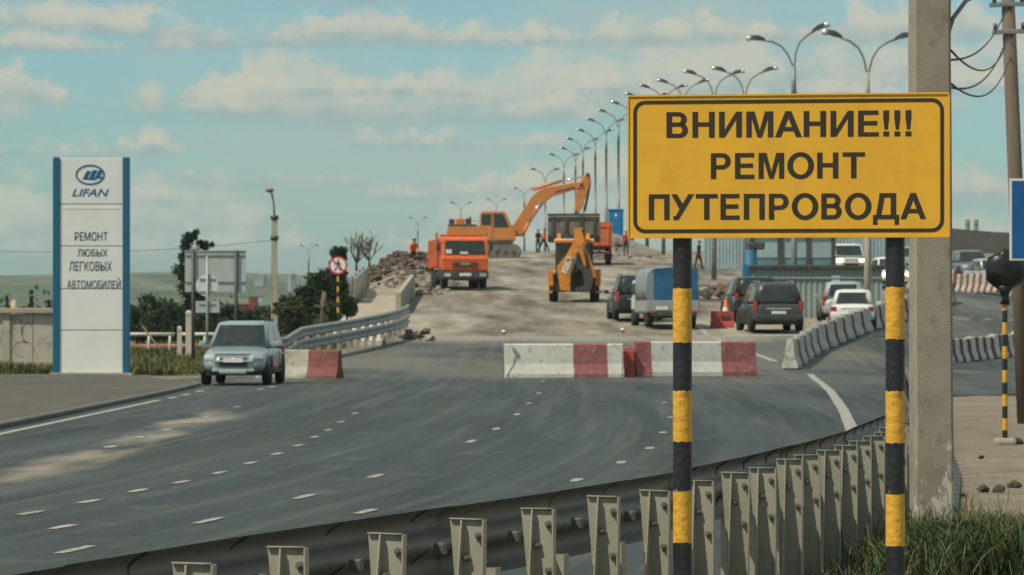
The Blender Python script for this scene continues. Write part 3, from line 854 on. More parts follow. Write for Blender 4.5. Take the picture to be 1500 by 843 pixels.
def block_text(name, txt, m, parent, x0, x1, ztop, cap_h, y):
    cap = ztop - cap_h if cap_h > 1 else 0.1195
    cap = 0.1195
    gl_ = [glyph(c) for c in txt]
    gaps = []
    for a, c in zip(txt, txt[1:]):
        g = 0.150
        if c == 'А' or a == 'А': g = 0.055
        if a == '!' and c == '!': g = 0.175
        if (a, c) in (('П', 'У'), ('У', 'Т'), ('Т', 'Е')): g = 0.06 if 'Т' not in (a,) else 0.10
        if a == 'О' or c == 'О': g = 0.11
        if 'Д' in (a, c): g = 0.05
        gaps.append(g)
    tot = sum(w for w, _ in gl_) + sum(gaps)
    k = (x1 - x0) / tot
    b = MB(); cx = 0
    for i, (w, polys) in enumerate(gl_):
        for q, p in enumerate(polys):
            yy = y - 0.00012 * q if len(polys) < 8 else y - 0.00012 * (q % 2)
            b.add([(x0 + (cx + X) * k, yy, ztop - cap + Z * cap) for X, Z in p], [tuple(range(len(p)))])
        cx += w + (gaps[i] if i < len(gaps) else 0)
    return b.build(name, m, parent, fix=False)
SY = 18.87
def stripes_post(b, h0, h1, bands, r, n=20):
    """bands: list of (z, material index) from the top down"""
    zs = [h1]
    edges = sorted([z for z, _ in bands])
    wob = {}
    def ring(z, w):
        return [(r * math.cos(2 * math.pi * j / n), r * math.sin(2 * math.pi * j / n), z + w * mnoise.noise(Vector((j * 0.9, z * 7, 0)))) for j in range(n)]
    lev = [h1] + [z for z, _ in bands] + [h0]
    for i in range(len(lev) - 1):
        mi = 0 if i % 2 == 0 else 1
        top = ring(lev[i], 0.006 if i else 0); bot = ring(lev[i + 1], 0.006 if i + 1 < len(lev) - 1 else 0)
        if i == 0: mi = 0
        b.loft([top, bot], mi, True, cap=False)
    b.add([(r * math.cos(2 * math.pi * j / n), r * math.sin(2 * math.pi * j / n), h1) for j in range(n)], [tuple(range(n))], 0)
sgc = px(1154, 243.5, SY)
yaw = R(-9.5)
sign = thing('warning_sign', 'large yellow rectangular roadworks sign with black Cyrillic lettering on two striped posts', 'road sign', (sgc.x, SY, hgt(sgc.x, SY)), yaw)
SZ = sgc.z - hgt(sgc.x, SY)
SW, SH = 1.475, 0.650
part('panel', ['yellow_sign'], sign, lambda b: b.bbox((0, 0, SZ), (SW, 0.006, SH), 0.002))
def rim_fn(b):
    for z, h in ((SZ + SH / 2 + 0.004, 0.008), (SZ - SH / 2 - 0.003, 0.006)): b.box((0, 0.004, z), (SW + 0.006, 0.026, h))
    for x in (-1, 1): b.box((x * (SW / 2 + 0.0035), 0.004, SZ), (0.007, 0.024, SH - 0.001))
part('frame', 'yellow_sign', sign, rim_fn)
def border_fn(b):
    def rr(w, h, r, n=8):
        P_ = []
        for cx, cz, a0 in ((w / 2 - r, h / 2 - r, 0), (-w / 2 + r, h / 2 - r, 90), (-w / 2 + r, -h / 2 + r, 180), (w / 2 - r, -h / 2 + r, 270)):
            for i in range(n + 1):
                a = R(a0 + 90 * i / n); P_.append((cx + r * math.cos(a), cz + r * math.sin(a)))
        return P_
    A = rr(SW - 0.040, SH - 0.036, 0.055); B_ = rr(SW - 0.074, SH - 0.070, 0.040)
    n = len(A); y = -0.0045
    b.add([(x, y, SZ + z) for x, z in A] + [(x, y, SZ + z) for x, z in B_], [(i, (i + 1) % n, n + (i + 1) % n, n + i) for i in range(n)])
part('border', 'ink', sign, border_fn)
def sx_(x): return (x - 1154) / 464.0 * SW
def sz_(y): return SZ - (y - 243.5) / 207.0 * SH
for txt, x0, x1, y0, y1, dy in (('ВНИМАНИЕ!!!', 977, 1333, 163, 201, 0), ('РЕМОНТ', 1042, 1266, 224, 262, 0), ('ПУТЕПРОВОДА', 951, 1354, 284, 331, 0)):
    block_text('lettering', txt, 'ink', sign, sx_(x0), sx_(x1), sz_(y0), sz_(y0) - 0.1195, -0.0042)
for xx, bands in ((998, (423, 502, 572.5, 647, 719, 795)), (1308, (421, 497, 573, 649, 724, 800))):
    lx = sx_(xx); Yp = SY - lx * math.sin(-yaw) + 0.06
    gz = hgt(sgc.x, SY)
    b = MB(); stripes_post(b, -0.4, sz_(300), [(CAM_H + (470 - y) * (Yp) / F - gz, 0) for y in bands], 0.0445)
    b.build('sign_post', ['black_post', 'yellow_post'], sign, (lx, 0.055, 0))
    part('clamp', 'alu', sign, lambda b: [b.box((lx, 0.02, z), (0.12, 0.03, 0.03)) for z in (SZ + 0.2, SZ - 0.2)])

# ------------------------------------------------------------------ concrete utility pole next to the sign
PY = 29.2
pc = px(1364.5, 470, PY)
pole = thing('utility_pole', 'thick square concrete pole right behind the yellow sign', 'utility pole', (pc.x, PY, hgt(pc.x, PY)), R(3))
def cpole(b):
    n = 26; rings = []
    for i in range(n + 1):
        z = -0.3 + 9.8 * i / n; w = (0.282 - 0.0035 * z) / 2; c = 0.02
        ring = [(-w + c, -w), (w - c, -w), (w, -w + c), (w, w - c), (w - c, w), (-w + c, w), (-w, w - c), (-w, -w + c)]
        rings.append([(x + 0.004 * mnoise.noise(Vector((x * 9, y * 9, z * 3))) + (-0.0035 * z), y + 0.003 * mnoise.noise(Vector((x * 5, 3, z * 4))), z) for x, y in ring])
    b.loft(rings, smooth=False)
def pole_mat():
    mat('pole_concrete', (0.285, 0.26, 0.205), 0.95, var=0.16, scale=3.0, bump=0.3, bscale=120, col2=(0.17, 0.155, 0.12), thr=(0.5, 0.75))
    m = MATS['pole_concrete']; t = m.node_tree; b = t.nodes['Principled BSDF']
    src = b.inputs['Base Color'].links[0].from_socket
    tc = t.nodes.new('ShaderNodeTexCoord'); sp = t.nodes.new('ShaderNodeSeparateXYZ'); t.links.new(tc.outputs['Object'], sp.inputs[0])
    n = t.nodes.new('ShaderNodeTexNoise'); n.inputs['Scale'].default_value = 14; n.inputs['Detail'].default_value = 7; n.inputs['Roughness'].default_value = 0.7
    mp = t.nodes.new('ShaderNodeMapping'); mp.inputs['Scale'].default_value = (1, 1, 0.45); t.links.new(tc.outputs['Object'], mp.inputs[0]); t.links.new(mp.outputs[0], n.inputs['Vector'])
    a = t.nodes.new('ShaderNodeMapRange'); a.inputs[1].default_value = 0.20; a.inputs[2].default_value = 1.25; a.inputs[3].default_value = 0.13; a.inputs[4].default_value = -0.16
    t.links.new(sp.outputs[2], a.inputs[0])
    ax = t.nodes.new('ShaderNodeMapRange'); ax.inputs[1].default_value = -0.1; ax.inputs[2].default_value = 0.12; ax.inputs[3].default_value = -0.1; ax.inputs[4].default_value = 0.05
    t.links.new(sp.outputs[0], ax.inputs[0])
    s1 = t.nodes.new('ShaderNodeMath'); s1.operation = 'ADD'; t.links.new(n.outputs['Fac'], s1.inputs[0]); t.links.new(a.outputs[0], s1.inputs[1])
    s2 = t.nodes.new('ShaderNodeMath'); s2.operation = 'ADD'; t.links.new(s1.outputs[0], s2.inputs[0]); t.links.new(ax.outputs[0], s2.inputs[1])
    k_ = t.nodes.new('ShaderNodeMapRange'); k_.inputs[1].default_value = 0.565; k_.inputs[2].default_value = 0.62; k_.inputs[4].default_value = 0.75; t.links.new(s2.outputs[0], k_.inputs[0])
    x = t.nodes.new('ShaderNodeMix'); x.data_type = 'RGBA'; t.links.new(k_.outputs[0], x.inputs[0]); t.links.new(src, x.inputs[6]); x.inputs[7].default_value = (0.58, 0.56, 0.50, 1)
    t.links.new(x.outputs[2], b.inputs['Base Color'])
pole_mat()
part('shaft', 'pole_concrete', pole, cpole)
part('lamp_arm', 'lamp_metal', pole, lambda b: b.tube([(0.10, 0, 3.55), (0.16, 0.02, 3.72), (0.26, 0.05, 3.85), (0.42, 0.1, 3.92), (0.9, 0.2, 4.0)], 0.016, 8))
# ------------------------------------------------------------------ vehicles (local +y is forward)
def lathe_x(b, prof, cx, cy, cz, n=20, mi=0, smooth_=True):
    """profile [(x, r)] turned about the x axis"""
    rings = [[(cx + x, cy + r * math.cos(2 * math.pi * j / n), cz + r * math.sin(2 * math.pi * j / n)) for j in range(n)] for x, r in prof]
    b.loft(rings, mi, smooth_, cap=True)
WHEEL = {}
def wheel(parent, x, y, r, w, side, rimmat='rim', spokes=5):
    key = (r, w, side, rimmat)
    if key not in WHEEL:
        b = MB(); lathe_x(b, [(-w / 2, r * 0.62), (-w / 2, r * 0.9), (-w * 0.36, r), (w * 0.36, r), (w / 2, r * 0.9), (w / 2, r * 0.62)], 0, 0, 0, 22)
        t = b.build('tyre', 'rubber', None); WHEEL[key] = [t.data, None]
        bpy.data.objects.remove(t)
        b = MB(); f = side * w / 2
        lathe_x(b, [(f * 0.55, r * 0.63), (f * 0.99, r * 0.63), (f * 1.0, r * 0.56), (f * 0.72, r * 0.54), (f * 0.70, 0.02)], 0, 0, 0, 22)
        for i in range(spokes):
            a = 2 * math.pi * i / spokes
            b.box((f * 0.86, 0.30 * r * math.cos(a), 0.30 * r * math.sin(a)), (0.03, r * 0.17, r * 0.56), rot=(a - math.pi / 2, 0, 0))
        b.tube([(f * 0.7, 0, 0), (f * 0.98, 0, 0)], r * 0.14, 10)
        o = b.build('rim', rimmat, None); WHEEL[key][1] = o.data; bpy.data.objects.remove(o)
    e = bpy.data.objects.new('wheel', WHEEL[key][0]); COL.objects.link(e); e.parent = parent; e.location = (x, y, r)
    share(WHEEL[key][1], 'rim', e, (0, 0, 0))
    return e
def quadpanel(b, a, c, d, e, off, inset=(0.06, 0.06, 0.06, 0.06), th=0.012, mi=0, ncut=4):
    """panel lying on the quad a(bl) c(br) d(tr) e(tl), inset by fractions l,r,b,t and pushed out by off"""
    a, c, d, e = map(Vector, (a, c, d, e))
    def P_(u, v): return (a.lerp(c, u)).lerp(e.lerp(d, u), v)
    n = (c - a).cross(e - a).normalized()
    l, r_, bo, to = inset
    u0, u1, v0, v1 = l, 1 - r_, bo, 1 - to
    cu, cv = (u1 - u0) * 0.07, (v1 - v0) * 0.12
    ring = [(u0 + cu, v0), (u1 - cu, v0), (u1, v0 + cv), (u1, v1 - cv), (u1 - cu, v1), (u0 + cu, v1), (u0, v1 - cv), (u0, v0 + cv)]
    vs = [P_(u, v) + n * off for u, v in ring] + [P_(u, v) - n * th for u, v in ring]
    m = len(ring)
    b.add(vs, [tuple(range(m))] + [(i, m + i, m + (i + 1) % m, (i + 1) % m) for i in range(m)], mi)
def car(name, label, cat, loc, yaw, paint, L=4.4, W=1.76, H=1.48, kind='sedan', group=None, lights=False, glass='glass_dark', rail=None, scale=1.0,
        r=0.32, spare=False, bumper=None, trim=False):
    t = thing(name, label, cat, loc, yaw, group, scale)
    w = W / 2; h = L / 2
    suv = kind in ('suv', 'van')
    belt = H * (0.60 if not suv else 0.60)
    zb = 0.30 if suv else 0.22
    hood = belt - (0.09 if suv else 0.10)
    nose = hood - (0.13 if suv else 0.14)
    wsb = {'sedan': 0.17, 'suv': 0.235, 'hatch': 0.225, 'van': 0.36}[kind] * L      # windscreen base
    wst = {'sedan': 0.02, 'suv': 0.065, 'hatch': 0.045, 'van': 0.26}[kind] * L
    rgt = {'sedan': -0.22, 'suv': -0.40, 'hatch': -0.37, 'van': -0.46}[kind] * L  # rear glass top
    rgb = {'sedan': -0.335, 'suv': -0.475, 'hatch': -0.465, 'van': -0.485}[kind] * L
    tail = belt - 0.02 if kind != 'sedan' else belt + 0.02
    def ring(y, ww, z0, z1, cr=0.03):
        return [(-0.80 * ww, y, z0), (0.80 * ww, y, z0), (0.97 * ww, y, z0 + 0.10), (ww, y, z0 + (z1 - z0) * 0.42), (0.985 * ww, y, z0 + (z1 - z0) * 0.70), (0.93 * ww, y, z1 - 0.055), (0.84 * ww, y, z1),
                (0.4 * ww, y, z1 + cr), (-0.4 * ww, y, z1 + cr), (-0.84 * ww, y, z1), (-0.93 * ww, y, z1 - 0.055), (-0.985 * ww, y, z0 + (z1 - z0) * 0.70), (-ww, y, z0 + (z1 - z0) * 0.42), (-0.97 * ww, y, z0 + 0.10)]
    st = [(-h, 0.84, zb + 0.16, tail - 0.22), (-h + 0.05, 0.92, zb + 0.08, tail - 0.08), (-h + 0.16, 0.97, zb + 0.02, tail - 0.01), (-h + 0.6, 1.0, zb, tail), (0, 1.0, zb, belt), (wsb - 0.05, 1.0, zb, belt - 0.01), (h - 0.9, 0.99, zb, hood), (h - 0.52, 0.96, zb, nose + 0.09), (h - 0.30, 0.90, zb, nose + 0.04),
          (h - 0.13, 0.80, zb + 0.03, nose - 0.02), (h - 0.04, 0.70, zb + 0.07, nose - 0.10), (h, 0.58, zb + 0.14, nose - 0.22)]
    bd = part('body', paint, t, lambda b: b.loft([ring(y, w * k, z0, z1) for y, k, z0, z1 in st]))
    bd.modifiers.new('round', 'SUBSURF').render_levels = 1
    if trim or lights is None or kind != 'van':
        part('sill', 'black_plastic', t, lambda b: [b.bbox((s * w * 0.97, -0.05, zb + 0.07), (0.07, L * 0.52, 0.11), 0.02) for s in (-1, 1)])
    # greenhouse
    wb, wr = w * 0.925, w * (0.735 if kind != 'van' else 0.86)
    zr = H - 0.03
    bf, br = [(-wb, wsb), (wb, wsb)], [(wb, rgb), (-wb, rgb)]
    zb2 = belt - 0.03
    def grn(z, wf, yf, wr_, yr): return [(-wf, yf, z), (-wf * 0.5, yf + 0.04, z), (wf * 0.5, yf + 0.04, z), (wf, yf, z), (wr_, (yf + yr) / 2, z), (wr_, yr, z), (wr_ * 0.5, yr - 0.03, z), (-wr_ * 0.5, yr - 0.03, z), (-wr_, yr, z), (-wr_, (yf + yr) / 2, z)]
    part('cabin', paint, t, lambda b: b.loft([grn(zb2, wb * 0.97, wsb, wb, rgb), grn(zr - 0.05, wr * 0.97, wst, wr, rgt), grn(zr - 0.012, wr * 0.90, wst - 0.08, wr * 0.93, rgt + 0.06), grn(zr + 0.025, wr * 0.6, wst - 0.35, wr * 0.6, rgt + 0.35)], smooth=True))
    cbv = t.children[-1].modifiers.new('bevel', 'BEVEL'); cbv.width = 0.045; cbv.segments = 3; cbv.limit_method = 'ANGLE'; cbv.angle_limit = R(25)
    A = (-wb * 0.97, wsb, zb2); B_ = (wb * 0.97, wsb, zb2); C_ = (wr * 0.97, wst, zr - 0.05); D_ = (-wr * 0.97, wst, zr - 0.05)
    def curved(b, a, c, d, e, bow, ins):
        # three facets following the bowed glass
        l, r2, bo, to = ins
        a, c, d, e = map(Vector, (a, c, d, e)); k = Vector((0, bow, 0))
        pts = [(0 + l, 0), (0.25, 1), (0.75, 1), (1 - r2, 0)]
        n = (c - a).cross(e - a).normalized() * 0.008
        lo = [a.lerp(c, u).lerp(e.lerp(d, u), bo) + k * f + n for u, f in pts]; hi = [a.lerp(c, u).lerp(e.lerp(d, u), 1 - to) + k * f + n for u, f in pts]
        b.add(lo + hi, [(i, i + 1, 5 + i, 4 + i) for i in range(3)], 0, True)
    part('windshield', glass, t, lambda b: curved(b, B_, A, D_, C_, 0.04, (0.05, 0.05, 0.05, 0.07)), fix=False)
    Ar = (-wb, rgb, zb2); Br = (wb, rgb, zb2); Cr = (wr, rgt, zr - 0.05); Dr = (-wr, rgt, zr - 0.05)
    part('rear_window', glass, t, lambda b: curved(b, Ar, Br, Cr, Dr, -0.03, (0.10, 0.10, 0.10, 0.10)), fix=False)
    for s in (-1, 1):
        f0 = Vector((s * wb * 0.97, wsb, zb2)); f1 = Vector((s * wr * 0.97, wst, zr - 0.05)); m0 = Vector((s * wb, (wsb + rgb) / 2, zb2)); m1 = Vector((s * wr, (wst + rgt) / 2, zr - 0.05)); r0 = Vector((s * wb, rgb, zb2)); r1 = Vector((s * wr, rgt, zr - 0.05))
        q = [(m0, f0, f1, m1, (0.05, 0.12, 0.10, 0.12)), (r0, m0, m1, r1, (0.42 if kind == 'suv' else 0.22, 0.05, 0.10, 0.12))]
        if kind == 'suv': q.append((r0, m0, m1, r1, (0.10, 0.63, 0.12, 0.14)))
        for a, c, d, e, ins in q:
            if s > 0: part('side_window', glass, t, lambda b: quadpanel(b, a, c, d, e, 0.006, ins))
            else: part('side_window', glass, t, lambda b: quadpanel(b, c, a, e, d, 0.006, (ins[1], ins[0], ins[2], ins[3])))
        # lights
        part('headlight', 'headlight_on' if lights else 'headlight', t, lambda b: b.bbox((s * w * 0.67, h - 0.16, nose - 0.075), (w * 0.42, 0.20, 0.20), 0.07, rot=(0.12, 0, -s * 0.62)))
        if kind == 'sedan': part('tail_light', 'tail_light', t, lambda b: b.bbox((s * w * 0.79, -h + 0.09, tail - 0.18), (w * 0.27, 0.14, 0.19), 0.04, rot=(0, 0, s * 0.25)))
        else: part('tail_light', 'tail_light', t, lambda b: b.bbox((s * w * 0.865, -h + 0.11, tail - 0.12), (w * 0.17, 0.18, 0.36), 0.04, rot=(0, 0, s * 0.25)))
        part('mirror', paint, t, lambda b: (b.bbox((s * (w + 0.10), wsb - 0.28, belt + 0.06), (0.19, 0.10, 0.15), 0.04), b.box((s * (w - 0.0), wsb - 0.27, belt + 0.01), (0.12, 0.05, 0.04))))
        part('fog_lamp', 'headlight', t, lambda b: b.bbox((s * w * 0.62, h - 0.09, zb + 0.18), (w * 0.24, 0.07, 0.08), 0.02, rot=(0, 0, -s * 0.5)))
        part('door_seam', 'black_plastic', t, lambda b: [b.box((s * w * 0.996, y, belt * 0.66), (0.012, 0.014, belt * 0.5)) for y in ((wsb - 0.12) * 0.98, (wsb + rgb) / 2, rgb * 0.55)])
        part('door_handle', paint, t, lambda b: [b.bbox((s * (w * 0.985 + 0.015), y, belt - 0.14), (0.035, 0.17, 0.03), 0.01) for y in ((wsb + rgb) / 2 + 0.14, rgb * 0.55 + 0.14)])
        for y in (h - 0.80 if kind != 'van' else h - 0.62, -h + 0.82):
            part('wheel_arch', 'black_plastic', t, lambda b: b.prism([(y + (r + 0.075) * math.cos(R(a)), max(zb - 0.02, r + (r + 0.075) * math.sin(R(a)))) for a in range(-40, 221, 20)], 'x', s * (w - 0.10), s * (w + 0.006)))
            wheel(t, s * (w - 0.095), y, r, 0.22, s)
        if rail: part('roof_rail', rail, t, lambda b: b.tube([(s * wr * 0.88, wst - 0.25, zr), (s * wr * 0.9, wst - 0.35, zr + 0.06), (s * wr * 0.9, rgt + 0.3, zr + 0.06), (s * wr * 0.88, rgt + 0.2, zr)], 0.018, 6))
    part('grille', 'black_plastic', t, lambda b: (b.bbox((0, h - 0.075, nose - 0.13), (w * 0.82, 0.10, 0.13), 0.03), b.bbox((0, h - 0.01, zb + 0.24), (w * 0.84, 0.06, 0.12), 0.02)))
    part('grille_bar', 'chrome', t, lambda b: [b.bbox((0, h - 0.03, nose - 0.13 + dz), (w * (0.80 - abs(dz)), 0.03, 0.022), 0.008) for dz in (0.055, 0.0, -0.055)] + [b.ball((0, h - 0.01, nose - 0.125), 0.06, sq=(1, 0.3, 1))])
    part('skid_plate', 'grey_metal', t, lambda b: b.bbox((0, h + 0.02, zb + 0.05), (w * 0.8, 0.10, 0.10), 0.03))
    part('grille_surround', 'chrome', t, lambda b: [b.bbox((0, h - 0.035, nose - 0.13 + dz), (w * 0.84, 0.04, 0.016), 0.006) for dz in (0.085, -0.088)])
    part('hood_line', 'black_plastic', t, lambda b: b.box((0, h - 0.10, nose + 0.012), (w * 1.15, 0.012, 0.03)))
    part('front_bumper', bumper or paint, t, lambda b: (b.bbox((0, h - 0.01, zb + 0.09), (w * 1.25, 0.12, 0.08), 0.03), b.bbox((0, h + 0.005, zb + 0.33), (w * 1.15, 0.09, 0.05), 0.02)))
    part('rear_bumper', bumper or paint, t, lambda b: b.bbox((0, -h - 0.01, zb + 0.24), (w * 1.82, 0.20, 0.22), 0.05))
    part('license_plate', 'plate', t, lambda b: b.bbox((0, h + 0.05, zb + 0.36), (0.52, 0.012, 0.112), 0.004))
    part('license_plate', 'plate', t, lambda b: b.bbox((0, -h + (-0.03 if kind != 'sedan' else 0.0), tail - (0.36 if suv else 0.25)), (0.52, 0.03, 0.112), 0.004))
    part('tailgate_trim', 'chrome' if trim else paint, t, lambda b: b.bbox((0, -h + 0.02, tail - (0.22 if suv else 0.14)), (w * 0.95, 0.06, 0.06), 0.02))
    part('underbody', 'black_plastic', t, lambda b: b.box((0, 0, zb + 0.02), (W * 0.82, L * 0.9, 0.12)))
    part('wiper', 'black_plastic', t, lambda b: [b.tube([(x, wsb - 0.01, zb2 + 0.06), (x - 0.5, wsb - 0.12, zb2 + 0.16)], 0.004, 4) for x in (0.05, 0.55)])
    return t

def on(x, y, Y, dz=0.0):
    p = px(x, y, Y); return (p.x, Y, hgt(p.x, Y) + dz)
c0 = on(357, 560, 104.0)
car('parked_car', 'pale blue silver off-roader parked facing us beside the left kerb', 'car', c0, math.pi - 0.055, 'paint_silverblue', 4.6, 1.80, 1.70, 'suv', rail='black_plastic', r=0.36, glass='glass_mid', scale=0.95)
car('car', 'black off-roader driving away up the ramp, left of the blue-tarpaulin truck', 'car', on(929, 467, 160), 0.05, 'paint_black', 4.7, 1.86, 1.76, 'suv', rail='black_plastic', r=0.37, trim=True)
car('car', 'dark green off-roader with silver roof bars seen from behind, nearest to the striped barriers', 'car', on(1127, 487, 148), 0.085, 'paint_darkgreen', 4.5, 1.90, 1.78, 'suv', rail='chrome', r=0.37, trim=True, bumper='paint_darkgreen')
car('car', 'black off-roader half hidden ahead of the dark green one, by the red plastic barrier', 'car', on(1098, 470, 159), 0.075, 'paint_black', 4.5, 1.80, 1.72, 'suv', r=0.36)
car('car', 'white sedan seen from behind, closest to the row of concrete barriers', 'car', on(1250, 476, 151), -0.10, 'paint_white', 4.3, 1.70, 1.46, 'sedan', r=0.30)
car('car', 'silver hatchback queuing just ahead of the white sedan', 'car', on(1233, 466, 158.5), -0.03, 'paint_silver', 4.3, 1.76, 1.56, 'hatch', r=0.32)
car('car', 'white minivan coming down with headlights on, above the pale blue cabin', 'van', on(1236, 388, 236), math.pi + 0.12, 'paint_white', 4.5, 1.9, 1.75, 'van', lights=True, glass='glass_dark', r=0.33)
car('car', 'white car with headlights on between the right sign post and the lamp pole', 'car', on(1304, 412, 208), math.pi + 0.05, 'paint_white', 4.4, 1.76, 1.55, 'hatch', lights=True, r=0.32, glass='glass_mid')
car('car', 'silver car behind the striped barrier right of the concrete pole', 'car', on(1421, 398, 224), math.pi + 0.06, 'paint_silver_shaded', 4.5, 1.80, 1.62, 'hatch', r=0.33, glass='glass_mid')
car('car', 'pale car mostly hidden behind the black bagged sign', 'car', on(1452, 415, 209), math.pi + 0.25, 'paint_silver', 4.2, 1.72, 1.46, 'sedan', r=0.31)
car('car', 'grey car in the queue beyond the white headlit car', 'car', on(1330, 388, 240), math.pi, 'paint_silver', 4.4, 1.76, 1.55, 'hatch', r=0.32)

# ---- orange dump truck, facing us
def dump_truck():
    t = thing('dump_truck', 'orange dump truck facing us on the left of the ramp', 'truck', on(672, 418, 205), math.pi + 0.11, None, 0.94)
    def cab(b):
        # front at y=+3.2
        pr = [(3.42, 0.92), (3.46, 1.55), (3.40, 1.72), (3.22, 2.60), (3.05, 2.72), (1.75, 2.76), (1.62, 2.65), (1.55, 0.95)]
        b.prism(pr, 'x', -1.22, 1.22)
    o = part('cab', 'orange_truck', t, cab)
    bev = o.modifiers.new('bevel', 'BEVEL'); bev.width = 0.06; bev.segments = 3
    part('windshield', 'glass_mid', t, lambda b: b.add([(1.08, 3.415, 1.78), (-1.08, 3.415, 1.78), (-1.02, 3.262, 2.50), (1.02, 3.262, 2.50)], [(0, 1, 2, 3)]))
    part('windshield_papers', 'plate', t, lambda b: (b.box((0.86, 3.425, 1.93), (0.32, 0.012, 0.22)), b.box((0.05, 3.435, 1.86), (0.42, 0.012, 0.12))))
    part('grille', 'steel_dark', t, lambda b: [b.bbox((0, 3.455, 1.12 + 0.075 * i), (1.35, 0.05, 0.032), 0.01) for i in range(4)])
    part('cab_seam', 'orange_old', t, lambda b: b.box((0, 3.46, 1.50), (2.2, 0.02, 0.02)))
    part('emblem', 'chrome', t, lambda b: b.bbox((0, 3.485, 1.27), (0.5, 0.03, 0.09), 0.02))
    part('bumper', 'steel_dark', t, lambda b: (b.bbox((0, 3.45, 0.70), (2.46, 0.22, 0.42), 0.05), b.bbox((0, 3.40, 0.44), (1.3, 0.1, 0.07), 0.02)))
    for s in (-1, 1):
        part('headlight', 'headlight', t, lambda b: b.bbox((s * 0.93, 3.56, 0.70), (0.34, 0.05, 0.17), 0.03))
        part('mirror', 'black_plastic', t, lambda b: (b.bbox((s * 1.40, 3.25, 2.15), (0.16, 0.10, 0.36), 0.03), b.tube([(s * 1.18, 3.28, 2.45), (s * 1.40, 3.28, 2.40)], 0.015, 5)))
        part('side_window', 'glass_dark', t, lambda b: b.box((s * 1.222, 2.50, 2.10), (0.012, 0.95, 0.66)))
        part('door_seam', 'steel_dark', t, lambda b: [b.box((s * 1.221, y, 1.7), (0.012, 0.02, 1.5)) for y in (1.95, 3.05)])
        part('mudguard', 'black_plastic', t, lambda b: b.prism([(2.5 + 0.62 * math.cos(R(a)), 0.52 + 0.62 * math.sin(R(a))) for a in range(0, 181, 20)], 'x', s * 0.85, s * 1.235))
        for y in (2.5, -1.6, -2.9): wheel(t, s * 1.02, y, 0.52, 0.34, s, 'orange_old', 6)
        part('fuel_tank', 'steel_dark', t, lambda b: b.tube([(s * 0.95, 0.2, 0.75), (s * 0.95, 1.3, 0.75)], 0.28, 12))
    part('license_plate', 'plate', t, lambda b: b.bbox((0, 3.575, 0.72), (0.62, 0.02, 0.15), 0.005))
    part('chassis', 'steel_dark', t, lambda b: [b.box((s * 0.42, -0.2, 0.88), (0.12, 7.0, 0.26)) for s in (-1, 1)] + [b.box((0, y, 0.6), (2.0, 0.16, 0.16)) for y in (2.5, -1.6, -2.9)])
    def bed(b):
        z0, z1, x0, x1, y0, y1 = 1.12, 2.62, 1.14, 1.24, -4.0, 1.42
        b.box((0, (y0 + y1) / 2, z0 + 0.04), (2 * x1, y1 - y0, 0.08))
        for s in (-1, 1): b.box((s * (x0 + x1) / 2, (y0 + y1) / 2, (z0 + z1) / 2), (x1 - x0, y1 - y0 - 0.01, z1 - z0))
        b.box((0, y1 - 0.05, (z0 + z1) / 2 + 0.1), (2 * x0 - 0.004, 0.1, z1 - z0 + 0.2)); b.box((0, y0 + 0.05, (z0 + z1) / 2), (2 * x0 - 0.004, 0.1, z1 - z0 - 0.01))
        b.box((0, 1.75, z1 + 0.20), (2.3, 0.7, 0.07))
    tp = part('dump_bed', 'orange_truck', t, bed)
    for s in (-1, 1):
        part('bed_rib', 'orange_old', tp, lambda b: [b.bbox((s * 1.275, -3.7 + 0.85 * i, 1.87), (0.08, 0.14, 1.5), 0.02) for i in range(7)])
        part('bed_post', 'orange_old', tp, lambda b: b.bbox((s * 1.31, 1.36, 2.05), (0.12, 0.12, 1.85), 0.02))
dump_truck()

# ---- second dump truck further up, seen from behind
def rear_truck():
    t = thing('dump_truck', 'red orange dump truck seen from behind beyond the yellow loader', 'truck', on(868, 379, 262), -0.02)
    def box_fn(b):
        b.box((0, 0.3, 1.15), (2.4, 5.2, 0.1))
        for s in (-1, 1): b.box((s * 1.2, 0.3, 1.9), (0.1, 5.2, 1.4))
        b.box((0, -2.25, 1.82), (2.3, 0.1, 1.24)); b.box((0, 2.85, 2.0), (2.3, 0.1, 1.6))
    d = part('dump_bed', 'orange_old', t, box_fn)
    part('tailgate_rib', 'orange_truck', d, lambda b: [b.bbox((x, -2.34, 1.82), (0.1, 0.09, 1.24), 0.02) for x in (-1.0, -0.35, 0.35, 1.0)] + [b.bbox((0, -2.33, z), (2.3, 0.06, 0.08), 0.02) for z in (1.24, 2.38)])
    part('cab', 'orange_truck', t, lambda b: b.bbox((0, 4.1, 1.85), (2.4, 1.9, 1.7), 0.1))
    part('cab_window', 'glass_dark', t, lambda b: b.box((0, 3.14, 2.3), (1.6, 0.02, 0.5)))
    part('chassis', 'steel_dark', t, lambda b: ([b.box((s * 0.42, 1.0, 0.9), (0.12, 7.4, 0.24)) for s in (-1, 1)], b.box((0, -2.3, 0.72), (2.3, 0.12, 0.16))))
    for s in (-1, 1):
        part('tail_light', 'tail_light', t, lambda b: b.bbox((s * 0.95, -2.38, 0.74), (0.34, 0.05, 0.12), 0.02))
        part('mudflap', 'rubber', t, lambda b: b.box((s * 0.98, -1.95, 0.55), (0.5, 0.02, 0.5)))
        for y in (-1.2, 0.1, 4.2): wheel(t, s * 1.0, y, 0.52, 0.36, s, 'orange_old', 6)
rear_truck()

